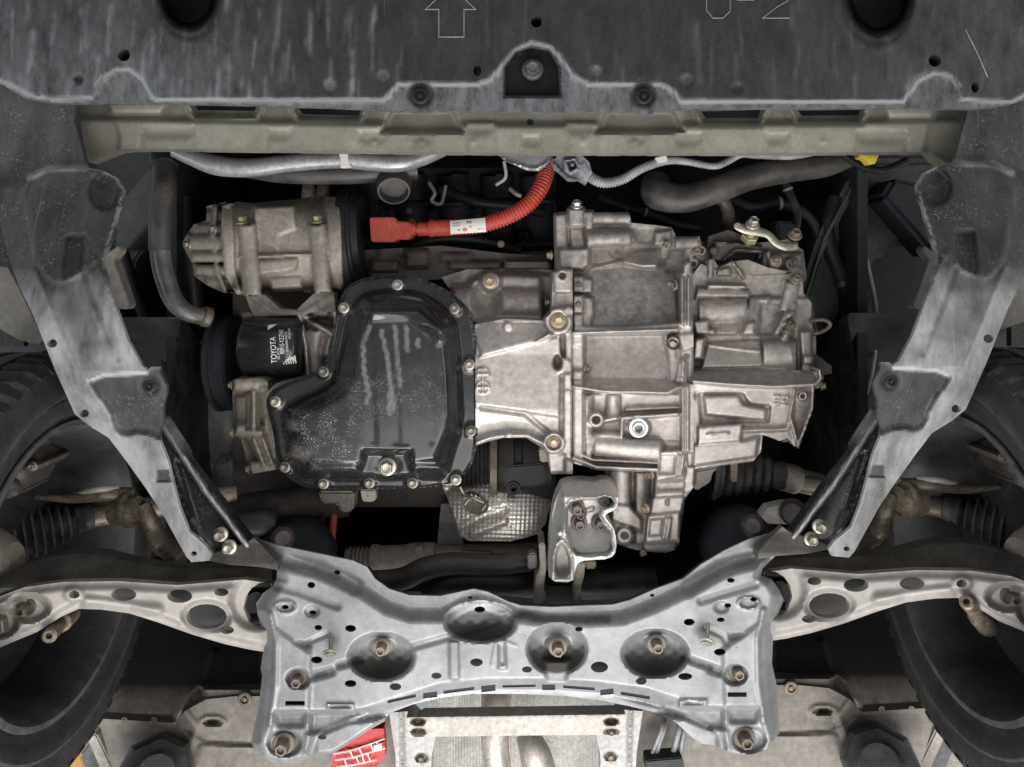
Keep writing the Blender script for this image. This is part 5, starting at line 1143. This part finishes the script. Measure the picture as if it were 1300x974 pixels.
lw = thing('inner_drive_shaft', 'dark grimy cross shaft running left below the oil pan', 'drive shaft', (350, 640, 1.5))
plathe('shaft_tube', (250,652,1.52), (440,634,1.52), [(0,15),(.3,18),(.32,20),(1,22)], 'cast_dark', lw, 28)
plathe('shaft_joint', (290,668,1.46), (352,662,1.46), [(0,12),(.1,15),(.8,17),(.9,14),(1,10)], 'hose_rubber', lw, 28)
tube('red_wire', [(424,650,1.5),(423,668,1.49),(421,690,1.48)], 4.5, 'orange_plastic', lw, seg=10); tube('ribbed_wire', [(408,650,1.5),(408,672,1.5),(406,695,1.5)], 7, 'black_plastic', lw, corr=(3,.2), seg=12)
rd = thing('inner_joint', 'black ribbed inner joint boot below the right end of the transaxle', 'drive shaft', (975, 600, 1.5))
plathe('boot', (905,592,1.50), (995,604,1.48), [(0,40),(.06,42),(.08,38)]+[(.12+i*.13+j*.06, 38-3*i-6*j) for i in range(6) for j in (0,1)]+[(.95,18),(1,18)], 'boot_rubber', rd, 36)
plathe('shaft', (990,604,1.48), (1040,616,1.50), [(0,16),(.1,18),(.4,18),(.42,15),(1,15)], 'cast_dusty', rd, 24)
block('bracket', [(870,600),(915,592),(904,602),(903,612),(884,624)], 1.44, 20, 'cast_dusty', rd, 2); block('strap', [(928,588),(937,588),(936,612),(928,612)], 1.43, 6, 'bolt_brown', rd, 1)
bu = thing('arm_bushing', 'pale bush eye of the arm behind the right brace', 'bushing', (995, 652, 1.42))
relief('eye_plate', [(966,656),(975,645),(995,640),(1020,640),(1024,650),(1012,666),(975,665)], 1.42, None, 'bar_paint', bu, 4, back=20)
plathe('bush', (1006,650,1.42), (1006,652,1.39), [(0,17),(.5,16),(.8,12),(1,12),(1,7)], 'cast_dark', bu, 24)

# ---------------------------------------------------------------- floor of the car behind the subframe
def floor_side(s):
    T = (lambda p: mir(p, 657.5, -14)) if s else (lambda p: p)
    side = 'right' if s else 'left'
    t = thing('floor_pan', side+' beige dirty floor panel below the control arm', 'floor panel', (T([(240, 930)])[0] if 1 else 0)+(1.42,))
    P = [(120,912),(220,918),(236,902),(262,888),(300,884),(420,884),(520,890),(520,1120),(60,1120),(150,1000),(128,925)]
    def f(h):
        Y = h.Y+14 if s else h.Y; X = 1315-h.X if s else h.X
        h.set(T(ell(270,917,19,9)), 3, 4); h.set(T(ell(270,917,12,5)), -3, 3); h.set(T(ell(270,917,7,3.2)), -12, 3, dirt=.8)
        h.line(T([(232,925),(262,940),(330,945)]), -3, 4); h.line(T([(236,905),(250,925),(240,950)]), 5, 9); h.line(T([(255,948),(330,950)]), 3, 4)
        h.d = np.clip(.55*np.exp(-((X-200)/50)**2-((Y-935)/16)**2)+.15, 0, 1)
        h.set(T([(118,905),(225,915),(222,922),(118,918)]), 8, 3)
    relief('pan_sheet', T(P), 1.42, f, 'floor_paint', t, 3, back=30)
    w_ = [(140,740),(220,730),(345,740),(345,890),(262,888),(236,903),(219,921),(124,914),(130,890)]
    def fw(h):
        X = 1315-h.X if s else h.X; Y = h.Y+14 if s else h.Y
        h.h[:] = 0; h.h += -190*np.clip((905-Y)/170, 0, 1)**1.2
        h.d = 1.0*sstep((893-Y)/26)*np.where(X < 330, 1, .7)  # wall painted darker towards its top
        h.line(T([(222,915),(240,880),(262,860),(272,830)]), 10, 8)
        h.set(T([(255,872),(345,872),(345,890),(262,890)]), 2, 10, dirt=.5)
    relief('arch_wall', T(w_), 1.43, fw, 'floor_paint', t, 3, back=20)
    q = T([(311,887)])[0]; bolt(t, *q, 1.42, 9, 'bolt_brown', 'clip', name='plug')
    for x in (158, 196): 
        q = T([(x, 914)])[0]; bolt(t, *q, 1.41, 4, 'bolt_brown', 'clip', name='plug')
    # two post lift: pad and arm
    lp = thing('lift_pad', 'black eight sided lift pad under the '+side+' sill', 'lift pad', (T([(197, 965)])[0])+(1.36,))
    c = T([(197, 985)])[0]
    plathe('pad', (*c, 1.40), (*c, 1.35), [(0,48),(.1,48),(.7,48),(.9,44),(1,40)], 'pad_rubber', lp, 8, 30)
    plathe('screw_post', (*c, 1.35), (*c, 1.15), [(0,30),(.2,30),(.22,22),(1,22)], 'pad_rubber', lp, 20)
    la = thing('car_lift', 'grey steel lift arm angling out below the '+side+' sill', 'car lift', (T([(150, 960)])[0])+(1.3,))
    block('arm_beam', T([(126,926),(140,925),(175,985),(210,1050),(150,1080),(100,960)]), 1.52, 60, 'lift_steel', la, 3)
    block('arm_flange', T([(108,935),(122,932),(165,1020),(150,1030)]), 1.50, 20, 'bar_paint', la, 2)
floor_side(0); floor_side(1)
for s, lab_, nm, pts, m, D in ((0,'orange painted panel glimpsed past the left tyre','wall_panel',[(40,950),(92,930),(120,1010),(30,1030)],'orange_wall',2.6),
                               (1,'cream wall board glimpsed past the right tyre','wall_panel',[(1120,985),(1175,930),(1200,960),(1220,1010),(1140,1040)],'wall_paint',3.0),
                               (1,'blue steel lift post at the bottom right corner','lift_post',[(1174,932),(1180,925),(1198,965),(1204,1020),(1196,1020)],'lift_blue',2.2),
                               (1,'pale grey steel beam leaning behind the right tyre','steel_beam',[(1182,905),(1215,930),(1235,1020),(1206,1020),(1195,955)],'bar_paint',2.3)):
    t = thing(nm, lab_, 'panel' if 'panel' in nm else 'post', (*pts[0], D)); block('sheet' if 'panel' in nm else 'column', pts, D, 60, m, t, 2)

# centre tunnel
cb_ = thing('tunnel_brace', 'beige flat crossbar with paired holes bridging the tunnel at the bottom', 'brace', (655, 920, 1.34))
def f_cb2(h):
    for x in (531, 776):
        for y in (916, 929): h.set(ell(x, y, 9, 5), -14, 3, dirt=.25)
    h.line([(516,908),(796,904)], -3, 4)
relief('bar', [(516,911),(655,909),(794,907),(794,933),(655,934),(520,936)], 1.335, f_cb2, 'bar_paint', cb_, 2.2, back=22)
for x in (531, 776):
    for y in (916, 929): bolt(cb_, x, y, 1.352, 5, 'bolt_brown')
ex = thing('exhaust_pipe', 'pale bare exhaust pipe running down the tunnel behind the crossbar', 'exhaust pipe', (630, 950, 1.45))
tube('pipe', [(632,850,1.5),(630,890,1.46),(628,930,1.44),(630,960,1.44),(640,1040,1.44)], [20,19,18,17,18], 'rust_pipe', ex, seg=24)
tube('flange_tube', [(690,1000,1.5),(680,960,1.48),(668,930,1.5)], [22,20,14], 'rust_pipe', ex, seg=20)
for s in (0, 1):
    T = (lambda p: mir(p, 655, -2)) if s else (lambda p: p); side = 'right' if s else 'left'
    t = thing('tunnel_rail', side+' pale rail strip with a bolt running down beside the tunnel', 'rail', (T([(520, 950)])[0])+(1.4,))
    def fr(h): h.line(T([(509,900),(512,1000)]), -5, 4); h.set(ell(*T([(535,962)])[0],8,6), -6, 3, dirt=.3); [h.set(T(rect(508,y,514,y+1.5)), -3, 2) for y in (925,940,955,970)]
    relief('strip', T([(494,905),(520,903),(553,935),(548,960),(545,1060),(505,1060),(502,960)]), 1.385, fr, 'rail_paint', t, 2.6, back=24)
    bolt(t, *T([(535,962)])[0], 1.392, 6, 'bolt_brown')
bl = thing('brake_lines', 'bundle of silver brake lines in black clips at the bottom right of the tunnel', 'pipes', (850, 950, 1.38))
for x0, x1, r in ((843,826,3),(846,832,3),(865,853,4),(872,862,3)): tube('line', [(x0,905,1.42),(x0-3,925,1.39),(x1,968,1.38),(x1-6,1040,1.38)], r, 'alu_pipe', bl, seg=10)
block('clip', [(820,966),(866,962),(870,976),(820,980)], 1.36, 24, 'black_plastic', bl, 1.5)
rc = thing('red_cover', 'red plate with a white brick line pattern behind the left leg of the subframe', 'cover', (455, 955, 1.37))
RD = 1.365
relief('plate', [(424,954),(440,938),(462,926),(487,925),(489,960),(470,985),(440,1000),(420,975)], RD, lambda h: h.line([(424,955),(452,950),(488,943)], 3, 3), 'red_paint', rc, 3, back=14)
for p in ([(424,957),(445,953),(472,944),(488,938)],[(426,965),(448,962),(474,954),(489,950)],[(428,974),(450,971),(478,965)],[(432,984),(455,980),(480,975)],[(444,953),(448,962)],[(456,950),(460,958),(462,968)],[(470,944),(474,954)],[(437,963),(440,972)],[(452,961),(456,970)],[(466,956),(470,966)],[(446,971),(450,982)],[(478,942),(482,952)]):
    polyline('brick_line', p, RD-.004, .9, 'white_print', rc)
block('white_tab', [(474,947),(484,944),(485,953),(475,955)], RD-.006, 4, 'label_white', rc, .4)

# repeats of a kind share a group
GR = {'control_arm': 'pair of lower control arms', 'splash_strip': 'pair of splash strips', 'subframe_brace': 'pair of black braces', 'wheel_assembly': 'pair of front wheels'}
cnt_ = {}
for o in THINGS: cnt_.setdefault(o.name.split('.')[0], []).append(o)
for k_, v_ in cnt_.items():
    if len(v_) > 1:
        for o in v_: o['group'] = GR.get(k_, k_.replace('_', ' ')+' set')
